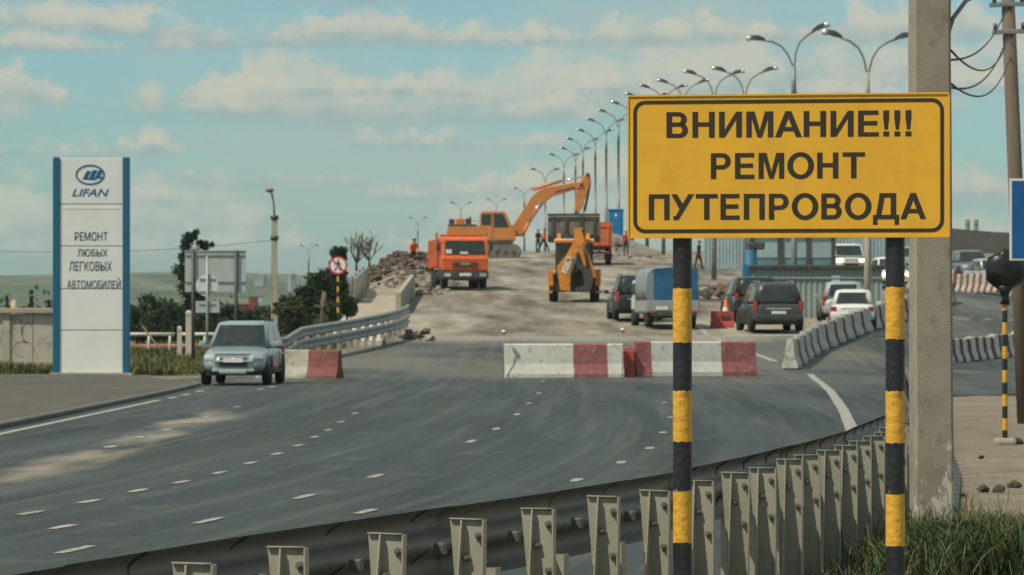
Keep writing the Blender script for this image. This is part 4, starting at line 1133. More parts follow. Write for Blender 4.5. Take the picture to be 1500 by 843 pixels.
# ---- small lorry with blue tarpaulin, seen from behind
def tarp_truck():
    t = thing('small_truck', 'small lorry with a blue tarpaulin back waiting at the barrier, seen from behind', 'truck', on(975, 479, 152), 0.10)
    def tarp(b):
        rings = []
        for y in (-2.0, -1.4, -0.7, 0.0, 0.7, 1.4):
            sag = 0.03 * math.cos(y * 4.2)
            rings.append([(-0.96, y, 1.0), (-0.98 + sag * 0.4, y, 1.45), (-0.95, y, 1.95), (-0.80, y, 2.16 + sag), (0, y, 2.24 + sag), (0.80, y, 2.16 + sag), (0.95, y, 1.95), (0.98 - sag * .4, y, 1.45), (0.96, y, 1.0)])
        b.loft(rings, smooth=True, closed=True)
    part('tarpaulin', 'tarp_pale', t, tarp)
    part('rear_curtain', 'tarp_blue', t, lambda b: b.loft([[(-0.72 + 0.0 * i, -2.03 - 0.03 * math.sin(i * 2.1), z) for i, z in enumerate((1.0, 1.35, 1.7, 2.05, 2.17))], [(0.1, -2.05 - 0.02 * math.cos(i), z) for i, z in enumerate((1.0, 1.35, 1.7, 2.08, 2.235))], [(0.90, -2.03 - 0.03 * math.cos(i * 1.7), z) for i, z in enumerate((1.0, 1.35, 1.7, 2.0, 2.13))]], smooth=True, closed=False, cap=False))
    part('tailboard', 'grey_metal', t, lambda b: (b.bbox((0, -2.06, 0.80), (1.92, 0.06, 0.40), 0.02), [b.bbox((s * 0.96, -0.3, 0.80), (0.05, 3.5, 0.40), 0.015) for s in (-1, 1)]))
    part('cargo_floor', 'grey_metal', t, lambda b: b.box((0, -0.3, 0.58), (1.9, 3.5, 0.06)))
    part('cab', 'paint_white', t, lambda b: (b.bbox((0, 2.2, 1.2), (1.75, 1.5, 1.2), 0.12), b.bbox((0, 3.0, 0.9), (1.7, 0.9, 0.6), 0.12)))
    part('cab_window', 'glass_dark', t, lambda b: [b.box((s * 0.882, 2.2, 1.45), (0.01, 1.0, 0.42)) for s in (-1, 1)])
    part('bumper', 'steel_dark', t, lambda b: b.bbox((0, -2.08, 0.50), (1.7, 0.08, 0.14), 0.02))
    part('license_plate', 'plate', t, lambda b: b.bbox((-0.42, -2.12, 0.72), (0.44, 0.02, 0.12), 0.004))
    part('chassis', 'black_plastic', t, lambda b: b.box((0, 0.5, 0.45), (0.9, 4.8, 0.2)))
    for s in (-1, 1):
        part('tail_light', 'tail_light', t, lambda b: b.bbox((s * 0.78, -2.12, 0.58), (0.2, 0.04, 0.09), 0.015))
        part('mirror', 'black_plastic', t, lambda b: (b.bbox((s * 1.08, 2.75, 1.4), (0.14, 0.06, 0.24), 0.03), b.tube([(s * 0.86, 2.8, 1.35), (s * 1.08, 2.77, 1.38)], 0.012, 5)))
        for y in (-1.25, 2.6): wheel(t, s * 0.80, y, 0.36, 0.24, s, 'grey_metal', 5)
tarp_truck()

# ---- excavator on tracks, side-on with its arm raised to the right
def excavator():
    t = thing('excavator', 'orange tracked excavator with raised arm behind the dump truck', 'excavator', on(730, 374, 284), 0.0, None, 1.04)
    sgn = 1  # arm reaches to +x
    for y in (-1.1, 1.1):
        def track(b):
            pr = [(-2.0 + 0.42 * math.cos(R(a)), 0.42 + 0.42 * math.sin(R(a))) for a in range(90, 271, 20)] + [(1.1 + 0.42 * math.cos(R(a)), 0.42 + 0.42 * math.sin(R(a))) for a in range(-90, 91, 20)]
            b.prism(pr, 'y', y - 0.3, y + 0.3)
            for i in range(16): b.box((-2.0 + i * 0.206, y, 0.855), (0.12, 0.62, 0.05)); b.box((-2.0 + i * 0.206, y, -0.005), (0.12, 0.62, 0.04))
            for i in range(6): a = R(-75 + 30 * i); b.box((1.1 + 0.43 * math.cos(a), y, 0.42 + 0.43 * math.sin(a)), (0.12, 0.62, 0.05), rot=(0, -a + math.pi / 2, 0))
        k = part('track', 'steel_worn', t, track)
        part('track_roller', 'steel_dark', k, lambda b: [b.tube([(x, y - 0.32, 0.30), (x, y + 0.32, 0.30)], 0.16, 10) for x in (-1.9, -1.3, -0.7, -0.1, 0.5, 1.05)])
    part('skirt', 'steel_dark', t, lambda b: b.box((-1.0, 0, 0.98), (4.0, 2.45, 0.36)))
    part('carriage', 'steel_dark', t, lambda b: (b.box((-0.45, 0, 0.62), (2.4, 1.7, 0.5)), b.tube([(-0.45, 0, 0.85), (-0.45, 0, 1.12)], 0.75, 18)))
    up = part('upper_body', 'excavator_orange', t, lambda b: (b.prism([(-3.35, 1.30), (-3.45, 1.75), (-3.3, 2.05), (-1.35, 2.05), (-1.35, 2.10), (0.9, 2.10), (1.15, 1.9), (1.15, 1.15), (-2.9, 1.12)], 'y', -1.25, 1.25)))
    bv = up.modifiers.new('bevel', 'BEVEL'); bv.width = 0.08; bv.segments = 2
    part('engine_deck', 'steel_dark', t, lambda b: (b.bbox((-2.4, 0, 2.12), (1.9, 2.3, 0.20), 0.05), b.tube([(-1.9, 0.5, 2.1), (-1.9, 0.5, 2.75)], 0.09, 8), b.bbox((-3.1, -0.4, 2.32), (0.36, 0.5, 0.5), 0.06), b.bbox((-2.05, -0.5, 2.35), (0.30, 0.5, 0.5), 0.05)))
    part('engine_cover', 'orange_truck', t, lambda b: b.bbox((-2.55, -0.35, 2.36), (0.55, 0.6, 0.48), 0.08))
    part('handrail', 'steel_dark', t, lambda b: [b.tube([(-3.2, y, 2.05), (-3.2, y, 2.5), (-1.4, y, 2.5), (-1.4, y, 2.1)], 0.025, 5) for y in (1.15,)])
    cb = part('cab', 'excavator_orange', t, lambda b: b.prism([(-1.25, 1.2), (-1.2, 2.95), (-1.05, 3.08), (0.35, 3.08), (0.52, 2.95), (0.95, 2.0), (0.95, 1.2)], 'y', -1.26, -0.25))
    bv = cb.modifiers.new('bevel', 'BEVEL'); bv.width = 0.05; bv.segments = 2
    part('cab_window', 'glass_dark', cb, lambda b: (b.prism([(-0.30, 2.0), (-0.30, 2.92), (0.32, 2.92), (0.72, 2.0)], 'y', -1.275, -1.255), b.box((-0.80, -1.265, 2.52), (0.62, 0.02, 0.72)), b.box((-1.24, -0.75, 2.55), (0.02, 0.7, 0.6))))
    part('door_seam', 'steel_dark', cb, lambda b: b.box((-0.40, -1.268, 2.1), (0.03, 0.012, 1.6)))
    # boom: gooseneck in the xz plane
    boom = [(0.82, 1.95), (1.62, 3.15), (2.25, 4.12), (2.75, 4.54), (3.45, 4.74), (4.6, 4.94), (5.6, 5.08), (5.64, 4.72), (4.6, 4.40), (3.6, 4.08), (3.12, 3.72), (2.68, 3.12), (2.0, 2.1), (1.5, 1.45), (0.9, 1.4)]
    bo = part('boom', 'excavator_orange', t, lambda b: b.prism(boom, 'y', -0.28, 0.28))
    bv = bo.modifiers.new('bevel', 'BEVEL'); bv.width = 0.04; bv.segments = 2
    part('boom_cylinder', 'excavator_orange', bo, lambda b: [b.tube([(1.55, y, 1.45), (2.05, y, 2.35)], 0.11, 8) for y in (-0.42, 0.42)])
    part('cylinder_rod', 'chrome', bo, lambda b: [b.tube([(2.05, y, 2.35), (2.85, y, 3.85)], 0.06, 8) for y in (-0.42, 0.42)] + [b.tube([(4.1, 0, 5.12), (5.75, 0, 5.42)], 0.055, 8)])
    part('arm_cylinder', 'excavator_orange', bo, lambda b: b.tube([(2.3, 0, 4.55), (4.2, 0, 5.14)], 0.11, 8))
    part('marking', 'steel_dark', bo, lambda b: b.prism([(3.75, 4.42), (3.75, 4.30), (5.1, 4.62), (5.1, 4.74)], 'y', -0.287, -0.281))
    ar = part('arm', 'excavator_orange', t, lambda b: b.prism([(5.35, 4.95), (5.85, 5.62), (6.10, 5.60), (6.18, 5.15), (5.72, 3.65), (5.35, 2.9), (5.05, 2.95), (5.10, 3.6)], 'y', -0.22, 0.22))
    bv = ar.modifiers.new('bevel', 'BEVEL'); bv.width = 0.04; bv.segments = 2
    part('bucket_cylinder', 'steel_dark', ar, lambda b: b.tube([(6.12, 0, 5.05), (5.92, 0, 3.9), (5.75, 0, 3.1)], 0.08, 8))
    part('pivot', 'steel_dark', ar, lambda b: [b.tube([(x, -0.30, z), (x, 0.30, z)], 0.12, 10) for x, z in ((5.55, 4.85), (5.95, 5.55), (5.2, 3.0))])
    part('bucket', 'steel_worn', t, lambda b: b.prism([(5.0, 2.95), (5.55, 2.95), (5.85, 2.5), (5.7, 1.9), (5.2, 1.7), (4.75, 1.95), (4.9, 2.1), (5.25, 2.05), (5.45, 2.25), (5.3, 2.6)], 'y', -0.6, 0.6))
    part('bucket_tooth', 'steel_dark', t, lambda b: [b.box((4.68, y, 1.95), (0.22, 0.08, 0.06), rot=(0, -0.5, 0)) for y in (-0.5, -0.25, 0, 0.25, 0.5)])
excavator()

# ---- yellow backhoe loader seen from behind
def backhoe():
    t = thing('backhoe_loader', 'yellow backhoe loader seen from behind with its front bucket raised', 'loader', on(841, 437, 184), -0.01)
    for s in (-1, 1):
        w_ = wheel(t, s * 0.92, -0.1, 0.66, 0.42, s, 'loader_yellow', 6)
        wheel(t, s * 0.90, 2.3, 0.48, 0.34, s, 'loader_yellow', 6)
        part('stabiliser', 'loader_yellow', t, lambda b: (b.bbox((s * 1.06, -0.98, 1.05), (0.26, 0.20, 0.72), 0.03), b.bbox((s * 1.12, -0.98, 0.42), (0.30, 0.30, 0.10), 0.02)))
        part('mudguard', 'black_plastic', t, lambda b: b.bbox((s * 0.98, -0.15, 1.40), (0.44, 1.1, 0.08), 0.03))
        part('lift_arm', 'loader_yellow', t, lambda b: b.tube([(s * 0.62, 0.9, 1.6), (s * 0.66, 2.2, 2.5), (s * 0.66, 3.2, 3.1)], 0.12, 6, smooth=False))
        part('work_lamp', 'paint_white', t, lambda b: b.bbox((s * 0.95, -0.78, 1.32), (0.26, 0.10, 0.20), 0.03))
    part('rear_frame', 'steel_dark', t, lambda b: (b.bbox((0, -0.85, 0.80), (2.0, 0.18, 0.75), 0.04), b.bbox((0, 0.9, 0.85), (0.9, 3.4, 0.6), 0.05), b.tube([(-0.95, -0.1, 0.66), (0.95, -0.1, 0.66)], 0.13, 8)))
    part('hood', 'loader_yellow', t, lambda b: b.bbox((0, 1.95, 1.42), (0.85, 1.7, 0.65), 0.08))
    cb = part('cab', 'steel_dark', t, lambda b: ([b.bbox((s * 0.80, y, 1.95), (0.09, 0.09, 1.5), 0.02) for s in (-1, 1) for y in (-0.62, 0.95)], b.bbox((0, 0.16, 1.30), (1.66, 1.6, 0.14), 0.03), b.bbox((0, -0.64, 1.38), (1.55, 0.06, 0.28), 0.02)))
    part('cab_window', 'glass_mid', cb, lambda b: (b.box((-0.42, -0.64, 2.08), (0.70, 0.015, 1.10)), b.box((0.42, -0.64, 2.08), (0.70, 0.015, 1.10)), [b.box((s * 0.81, 0.16, 2.05), (0.015, 1.45, 1.2)) for s in (-1, 1)]))
    part('seat', 'black_plastic', cb, lambda b: (b.bbox((0, 0.2, 1.55), (0.5, 0.5, 0.16), 0.05), b.bbox((0, 0.42, 1.9), (0.48, 0.14, 0.6), 0.05)))
    part('roof', 'paint_white', t, lambda b: b.bbox((0, 0.15, 2.74), (1.80, 1.9, 0.13), 0.05))
    part('roof_edge', 'loader_yellow', t, lambda b: b.bbox((0, -0.84, 2.70), (1.78, 0.10, 0.13), 0.03))
    # backhoe: dipper and boom folded up behind the cab
    bo = part('boom', 'loader_yellow', t, lambda b: b.loft([[(-0.62, -1.05, 0.52), (-0.18, -1.05, 0.45), (-0.18, -1.35, 0.45), (-0.62, -1.35, 0.52)], [(-0.80, -1.05, 1.55), (-0.16, -1.05, 1.30), (-0.16, -1.38, 1.30), (-0.80, -1.38, 1.55)], [(-0.34, -1.0, 2.10), (0.12, -1.0, 1.85), (0.12, -1.38, 1.85), (-0.34, -1.38, 2.10)],
                                        [(-0.02, -0.95, 2.7), (0.34, -0.95, 2.7), (0.34, -1.3, 2.7), (-0.02, -1.3, 2.7)], [(0.02, -0.95, 3.28), (0.42, -0.95, 3.28), (0.42, -1.25, 3.28), (0.02, -1.25, 3.28)]], smooth=False))
    ar = part('dipper_arm', 'loader_yellow', t, lambda b: b.loft([[(-0.04, -1.42, 3.22), (0.30, -1.42, 3.25), (0.30, -1.62, 3.25), (-0.04, -1.62, 3.22)], [(0.12, -1.45, 2.5), (0.50, -1.45, 2.55), (0.50, -1.68, 2.55), (0.12, -1.68, 2.5)], [(0.44, -1.45, 1.55), (0.80, -1.45, 1.65), (0.80, -1.68, 1.65), (0.44, -1.68, 1.55)], [(0.78, -1.45, 1.02), (1.00, -1.45, 1.10), (1.00, -1.66, 1.10), (0.78, -1.66, 1.02)]], smooth=False))
    part('pivot', 'steel_dark', bo, lambda b: [b.tube([(x - 0.24, -1.5, z), (x + 0.24, -1.5, z)], 0.10, 10) for x, z in ((0.2, 3.15),)])
    part('hydraulic_cylinder', 'steel_dark', bo, lambda b: (b.tube([(-0.10, -1.45, 1.1), (0.12, -1.48, 2.2)], 0.07, 8), b.tube([(0.62, -1.75, 1.5), (0.38, -1.75, 2.6)], 0.06, 8)))
    part('hose', 'rubber', bo, lambda b: [b.tube([(-0.75 + 0.1 * i, -1.0, 0.9), (-0.85 + 0.1 * i, -1.15, 1.2 + 0.05 * i), (-0.60 + 0.1 * i, -1.1, 1.5), (-0.3 + 0.1 * i, -1.42, 1.9)], 0.025, 5) for i in range(4)])
    part('backhoe_bucket', 'steel_dark', t, lambda b: b.prism([(0.0, 1.75), (0.62, 1.55), (0.85, 0.95), (0.70, 0.48), (0.10, 0.46), (0.02, 0.6), (0.42, 0.72), (0.40, 1.2)], 'y', -1.75, -1.05))
    part('nameplate', 'sign_white', bo, lambda b: b.box((-0.33, -1.392, 1.62), (0.74, 0.012, 0.26), rot=(0, R(-68), 0)))
    tx = text_mesh('lettering', 'JCB', 'ink', bo, 0.62, 0.20, (-0.33, -1.402, 1.62), (R(90), R(-68), 0), bold=0.0)
    # raised loader bucket (beyond the cab)
    def bucket(b):
        pr = [(3.2, 2.75), (3.05, 3.05), (3.05, 3.75), (3.2, 4.02), (3.35, 4.05), (3.35, 3.98), (3.16, 3.70), (3.16, 3.1), (3.3, 2.86), (3.9, 2.82), (3.9, 2.72)]
        b.prism(pr, 'x', -1.17, 1.17)
        for s in (-1, 1): b.prism([(3.2, 2.78), (3.06, 3.05), (3.06, 3.75), (3.2, 4.0), (3.9, 2.8)], 'x', s * 1.15, s * 1.19)
    bk = part('loader_bucket', 'steel_worn', t, bucket)
    part('bucket_rib', 'steel_dark', bk, lambda b: (b.bbox((0, 3.02, 3.98), (2.40, 0.10, 0.10), 0.02), b.bbox((0, 3.03, 3.78), (2.36, 0.05, 0.05), 0.01), [b.bbox((x, 3.02, 3.35), (0.14, 0.08, 0.9), 0.02) for x in (-0.95, -0.35, 0.35, 0.95)], b.bbox((0, 3.0, 2.9), (1.6, 0.12, 0.18), 0.03)))
backhoe()
# ------------------------------------------------------------------ concrete barrier blocks
def block(name, label, loc, rz, L, Hh, bands, mats, group=None, wb=0.46, lean=0.0, scuff=0.0):
    """safety-shape block along local x; bands = [(x0, x1, material index)]"""
    b = MB(); wt = wb * 0.40
    pr = [(-wb / 2, 0), (-wb / 2, Hh * 0.12), (-wt / 2 - 0.045, Hh * 0.42), (-wt / 2, Hh * 0.96), (-wt / 2 + 0.03, Hh), (wt / 2 - 0.03, Hh), (wt / 2, Hh * 0.96), (wt / 2 + 0.045, Hh * 0.42), (wb / 2, Hh * 0.12), (wb / 2, 0)]
    for i, (x0, x1, mi) in enumerate(bands):
        n = max(1, int((x1 - x0) / 0.25))
        rings = [[(x0 + (x1 - x0) * k / n, y + 0.010 * mnoise.noise(Vector((x0 + (x1 - x0) * k / n, y * 9, z * 4))), z + (0.008 * mnoise.noise(Vector(((x0 + (x1 - x0) * k / n) * 3, y, 7))) if z > 0.1 else 0)) for y, z in pr] for k in range(n + 1)]
        b.loft(rings, mi, smooth=False, cap=False)
        if i == 0: b.add(rings[0], [tuple(range(len(pr)))], mi)
        if i == len(bands) - 1: b.add(rings[-1], [tuple(range(len(pr)))[::-1]], mi)
    o = b.build(name, mats, None, loc, (lean, 0, rz), fix=True)
    return tag(o, label, 'barrier', group)
def bl(x0, x1, yb, Y, Y2=None):
    a = px(x0, yb, Y); c = px(x1, yb, Y2 or Y)
    return Vector((a.x, a.y, 0)), Vector((c.x, c.y, 0))
def place_block(name, label, a, c, Hh, bands, mats, group=None, zo=0.0, lean=0.0):
    m = (a + c) / 2; L = (c - a).length
    return block(name, label, (m.x, m.y, hgt(m.x, m.y) + zo), math.atan2(c.y - a.y, c.x - a.x), L, Hh, [(x0 * L - L / 2, x1 * L - L / 2, k) for x0, x1, k in bands], mats, group, lean=lean)
WR = ['white_paint', 'red_paint']
BG = 'blocks across the ramp'
a, c = bl(739, 912, 553, 110.5, 111)
place_block('barrier_block', 'left red and white concrete barrier block across the ramp, mostly white', a, c, 0.93, [(0, 0.575, 0), (0.575, 0.865, 1), (0.865, 1, 0)], WR, BG, -0.02)
a, c = bl(929, 1105, 549, 111.5, 112.5)
place_block('barrier_block', 'right concrete barrier block across the ramp with faded red ends, behind the sign post', a, c, 0.95, [(0, 0.13, 1), (0.13, 0.71, 0), (0.71, 1, 1)], WR, BG, 0.0)
a, c = bl(380, 498, 557, 110.8, 109.8)
place_block('barrier_block', 'dirty white and red concrete block behind the parked blue car', a, c, 0.78, [(0, 0.63, 0), (0.63, 1, 1)], ['white_dirty', 'red_dirty'], None, -0.03, 0.0)
rp = px(921, 549, 111.3)
def redfill(b): b.bbox((0, 0, 0.36), (0.32, 0.30, 0.76), 0.05)
rb = part('plastic_barrier', 'red_plastic', None, redfill, loc=(rp.x, rp.y, hgt(rp.x, rp.y))); tag(rb, 'small bright red plastic filler between the two barrier blocks', 'barrier')
part('cap', 'red_plastic', rb, lambda b: b.bbox((0, 0, 0.76), (0.24, 0.24, 0.05), 0.02))
# marker poles with red balls and their ropes
for x, yt, lab in ((738, 487, 'thin pole with a red and white ball at the left end of the barriers'), (912, 484, 'thin pole with a red and white ball between the two barrier blocks')):
    p = px(x, 553, 110.2); z0 = hgt(p.x, p.y); top = px(x, yt, 110.2).z - z0
    t = thing('marker_pole', lab, 'marker pole', (p.x, p.y, z0))
    part('rod', 'lamp_metal', t, lambda b: b.tube([(0, 0, 0), (0, 0, top)], 0.014, 6))
    part('ball', 'sign_white', t, lambda b: b.ball((0, 0, top), 0.058))
    part('ball_band', 'sign_red', t, lambda b: b.tube([(0, 0, top - 0.035), (0, 0, top + 0.012)], [0.052, 0.060], 12))
for (xa, ya), (xb_, yb_) in (((738, 488), (762, 502)), ((912, 485), (890, 503)), ((912, 485), (958, 499)), ((1095, 480), (1062, 500))):
    p, q = px(xa, ya, 110.3), px(xb_, yb_, 111)
    o = part('rope', 'rope', None, lambda b: b.tube([p, p.lerp(q, 0.5) - Vector((0, 0, 0.02)), q], 0.009, 5))
    tag(o, {890: 'pale rope from the middle ball down to the left block', 762: 'pale rope from the leftmost ball down to the left block', 958: 'pale rope from the middle ball down to the right block', 1062: 'pale rope leaning up from the right end of the right block'}[xb_], 'rope')
# jersey row curving right; dark bands are shaded hollows put in as colour
ry = 118.0; i = 0
pts = []
def jx(Y): return lerp_tab([(112, 7.2), (118, 8.0), (130, 9.55), (142, 11.6), (154, 13.9), (166, 16.3), (176, 18.3), (190, 20.8)], Y)
jp = path_by_len(jx, 118, 186, 3.2)
ord_ = ['first', 'second', 'third', 'fourth', 'fifth', 'sixth', 'seventh', 'eighth', 'ninth', 'tenth', 'eleventh', 'twelfth', 'thirteenth', 'fourteenth', 'fifteenth', 'sixteenth', 'seventeenth', 'eighteenth', 'nineteenth', 'twentieth', 'twenty-first', 'twenty-second', 'twenty-third', 'twenty-fourth', 'twenty-fifth', 'twenty-sixth', 'twenty-seventh', 'twenty-eighth', 'twenty-ninth', 'thirtieth', 'thirty-first']
for i in range(len(jp) - 1):
    a, c = [Vector((q.x, q.y, 0)) for q in (jp[i], jp[i + 1])]
    c = a + (c - a) * 0.985
    place_block('barrier_block', f'{ord_[i]} grey block with shaded hollows coloured dark red, counted from the near end of the curving barrier row', a, c, 0.86, [(0, 0.72, 0), (0.72, 1, 1)], ['grey_block', 'darkred_paint_and_shade'], 'curving row of striped barrier blocks', 0.0)
def stripes(n):
    out = []
    for i in range(n): out += [((i) / n, (i + 0.58) / n, 0), ((i + 0.58) / n, (i + 1) / n, 1)]
    return out
for k in range(4):
    a, c = Vector((14.55 + 1.06 * k, 138.0 + 2.27 * k, 0)), Vector((14.55 + 1.06 * k + 1.05, 138.0 + 2.27 * k + 2.25, 0))
    place_block('barrier_block', ['striped block of the lower right row, hidden end behind the concrete pole', 'striped block of the lower right row, just right of the concrete pole', 'striped block of the lower right row, behind the thin striped post', 'striped block at the right edge of the lower right row'][k], a, c, 0.80, stripes(3), ['white_paint', 'darkred_paint_and_shade'], 'lower right row of striped blocks', 0.0)
for k in range(5):
    a, c = Vector((20.0 + 1.9 * k, 206 - 5.2 * k, 0)), Vector((20.0 + 1.9 * (k + 1) - 0.03, 206 - 5.2 * (k + 1) + 0.05, 0))
    place_block('barrier_block', f'{ord_[k]} red and white striped block of the upper right row counting from the concrete pole', a, c, 0.92, stripes(8), ['white_dirty', 'darkred_paint_and_shade'], 'upper right row of striped blocks', 0.05)

# ------------------------------------------------------------------ pylon sign
py = 115.0
pp = px(134, 552, py)
pyl = thing('pylon_sign', 'tall white dealership pylon with blue sides and Cyrillic repair lettering', 'pylon sign', (pp.x, py, 0.08), R(2.0))
Hp = 316 / F * py
def pxl(x): return (x - 134) / F * py
def pzl(y): return (552 - y) / F * py
ys_ = [236, 304.5, 366, 428.5, 489, 552]
for i in range(5):
    part('panel', 'pylon_white', pyl, lambda b: b.bbox((0, 0, (pzl(ys_[i]) + pzl(ys_[i + 1])) / 2), (pxl(180) - pxl(88), 0.30, pzl(ys_[i]) - pzl(ys_[i + 1]) - 0.025), 0.012))
part('core', 'grey_metal', pyl, lambda b: b.box((0, 0, Hp / 2), (pxl(180) - pxl(88) - 0.03, 0.25, Hp - 0.04)))
for x0, x1 in ((78, 88), (180, 190)):
    part('side_post', 'pylon_blue', pyl, lambda b: b.bbox(((pxl(x0) + pxl(x1)) / 2, 0, Hp / 2), (pxl(x1) - pxl(x0), 0.40, Hp + 0.02), 0.03))
part('highlight_strip', 'sign_white', pyl, lambda b: b.bbox((0, -0.152, pzl(310)), (pxl(176) - pxl(92), 0.01, 0.07), 0.002))
for txt, x0, x1, y0, y1 in (('РЕМОНТ', 110, 158, 345, 358), ('ЛЮБЫХ', 114, 158, 370, 381), ('ЛЕГКОВЫХ', 102, 164, 388, 402), ('АВТОМОБИЛЕЙ', 99, 177, 412.5, 428)):
    text_mesh('lettering', txt, 'pylon_ink', pyl, pxl(x1) - pxl(x0), pzl(y0) - pzl(y1), ((pxl(x0) + pxl(x1)) / 2, -0.158, (pzl(y0) + pzl(y1)) / 2), (R(90), 0, 0), bold=0.006)
text_mesh('brand_lettering', 'LIFAN', 'logo_blue', pyl, pxl(160) - pxl(106), pzl(282) - pzl(293), (pxl(133), -0.158, pzl(287.5)), (R(90), 0, 0), bold=0.012, shear=0.3)
def emblem(b):
    cx, cz = pxl(132.5), pzl(261.5); rx, rz = pxl(154) - pxl(132.5), pzl(246.5) - pzl(261.5); n = 40
    A = [(cx + rx * math.cos(2 * math.pi * i / n), -0.158, cz + rz * math.sin(2 * math.pi * i / n)) for i in range(n)]
    B_ = [(cx + (rx - 0.05) * math.cos(2 * math.pi * i / n), -0.158, cz + (rz - 0.05) * math.sin(2 * math.pi * i / n)) for i in range(n)]
    b.add(A + B_, [(i, (i + 1) % n, n + (i + 1) % n, n + i) for i in range(n)])
    for k, (lo, hi) in enumerate(((-0.13, 0.11), (-0.14, 0.135), (-0.10, 0.14))):
        x = cx - 0.20 + 0.17 * k
        b.add([(x - 0.02, -0.159, cz + lo), (x + 0.10, -0.159, cz + lo), (x + 0.235, -0.159, cz + hi), (x + 0.105, -0.159, cz + hi)], [(0, 1, 2, 3)])
        b.add([(x + 0.08, -0.160, cz + lo), (x + 0.19, -0.160, cz + lo), (x + 0.205, -0.160, cz + lo + 0.05), (x + 0.09, -0.160, cz + lo + 0.05)], [(0, 1, 2, 3)])
part('emblem', 'logo_blue', pyl, emblem, fix=False)
part('plinth', 'concrete', pyl, lambda b: b.box((0, 0, -0.05), (2.3, 0.6, 0.14)))

# ------------------------------------------------------------------ wall with faded mural at the left edge
wl = thing('roadside_wall', 'low pale wall with a faded grey mural left of the pylon', 'wall', (px(40, 545, 124).x, 124, 0.1))
m = mat('mural', (0.42, 0.40, 0.34), 0.9, var=0.06, scale=0.6, col2=(0.20, 0.20, 0.175), thr=(0.50, 0.66), detail=4)
for k in range(3):
    part('wall_panel', 'mural', wl, lambda b: b.box((-2.1 + 1.72 * k - 0.30, 0, 0.86), (1.70, 0.20, 1.60)))
part('pillar', 'concrete', wl, lambda b: [b.box((x, -0.02, 0.88), (0.22, 0.26, 1.66)) for x in (-0.62, -3.4)])
part('coping', 'concrete_tan', wl, lambda b: b.bbox((-0.6, 0, 1.76), (5.6, 0.50, 0.17), 0.03))
part('base_course', 'concrete_tan', wl, lambda b: b.box((-0.6, -0.03, 0.06), (5.4, 0.28, 0.26)))
part('lettering_line', 'far_grey', wl, lambda b: [b.box((0.62 + dx, -0.102, z), (w, 0.004, 0.035)) for dx, z, w in ((0.08, 1.32, 0.30), (0.02, 0.78, 0.22), (0.12, 1.05, 0.1))])
# dark curved figures of the mural, flat paint
def mural_fig(b):
    for cx, cz, rx, rz, t in ((0.02, 1.10, 0.20, 0.34, 0.07), (-0.30, 1.18, 0.17, 0.40, 0.06), (-0.10, 0.60, 0.34, 0.25, 0.05)):
        n = 18
        A = [(cx + rx * math.cos(i / n * 5.2 - 0.4), -0.1015, cz + rz * math.sin(i / n * 5.2 - 0.4)) for i in range(n + 1)]
        B_ = [(cx + (rx - t * (0.4 + math.sin(i / n * 3.1))) * math.cos(i / n * 5.2 - 0.4), -0.1015, cz + (rz - t * (0.4 + math.sin(i / n * 3.1))) * math.sin(i / n * 5.2 - 0.4)) for i in range(n + 1)]
        b.add(A + B_, [(i, i + 1, n + 2 + i, n + 1 + i) for i in range(n)])
mat('mural_grey', (0.27, 0.26, 0.225), 0.9, var=0.25, scale=3)
part('mural_figure', 'mural_grey', wl, mural_fig, fix=False)

# ------------------------------------------------------------------ street lamps
LAMP_PROTO = {}
def lamp(x, yj, span, Y, lab, gz=None, tilt=0.0, arm_up=1.25):
    s = F / Y; X = (x - 750) / s; zj = CAM_H + (470 - yj) / s
    g = hgt(X, Y) if gz is None else gz
    h = zj - g
    t = thing('street_lamp', lab, 'street lamp', (X, Y, g), 0.0, 'street lamps along the overpass')
    part('pole', 'cream_pole' if Y < 160 else 'lamp_metal', t, lambda b: (b.tube([(0, 0, -0.1), (0, 0, h * 0.45), (0, 0, h * 0.451), (0, 0, h * 0.86), (0, 0, h * 0.861), (0, 0, h)], [0.15, 0.125, 0.11, 0.095, 0.125, 0.07], 10)))
    if not LAMP_PROTO:
        def armf(sg):
            def f(b): b.tube([(0, 0, -0.25), (sg * 0.04, 0, 0.0), (sg * 0.16, 0, 0.42), (sg * 0.38, 0, 0.74), (sg * 0.72, 0, 0.94), (sg * 1.12, 0, 1.06)], 0.042, 7)
            return f
        for sg in (-1, 1):
            o = part('arm', 'lamp_metal', None, armf(sg)); LAMP_PROTO['arm', sg] = o.data; bpy.data.objects.remove(o)
            o = part('lamp_head', 'lamp_head', None, lambda b: b.loft([[(sg * 1.02, -0.06, 1.02), (sg * 1.02, 0.06, 1.02), (sg * 1.02, 0.05, 1.11), (sg * 1.02, -0.05, 1.11)], [(sg * 1.30, -0.13, 1.06), (sg * 1.30, 0.13, 1.06), (sg * 1.28, 0.11, 1.24), (sg * 1.28, -0.11, 1.24)], [(sg * 1.62, -0.14, 1.14), (sg * 1.62, 0.14, 1.14), (sg * 1.62, 0.10, 1.28), (sg * 1.62, -0.10, 1.28)]], smooth=False)); LAMP_PROTO['head', sg] = o.data; bpy.data.objects.remove(o)
            o = part('lamp_glass', 'lamp_glass', None, lambda b: b.ball((sg * 1.66, 0, 1.19), 0.17, sq=(1.0, 0.85, 0.62))); LAMP_PROTO['glass', sg] = o.data; bpy.data.objects.remove(o)
    k = span / s / 3.42
    for sg in (-1, 1):
        a = share(LAMP_PROTO['arm', sg], 'arm', t, (0, 0, h), (0, tilt, 0), scl=(k, k, arm_up * k))
        hd = share(LAMP_PROTO['head', sg], 'lamp_head', t, (0, 0, h), (0, tilt, 0), scl=(k, k, arm_up * k)); share(LAMP_PROTO['glass', sg], 'lamp_glass', hd, (0, 0, 0))
LO = ord_
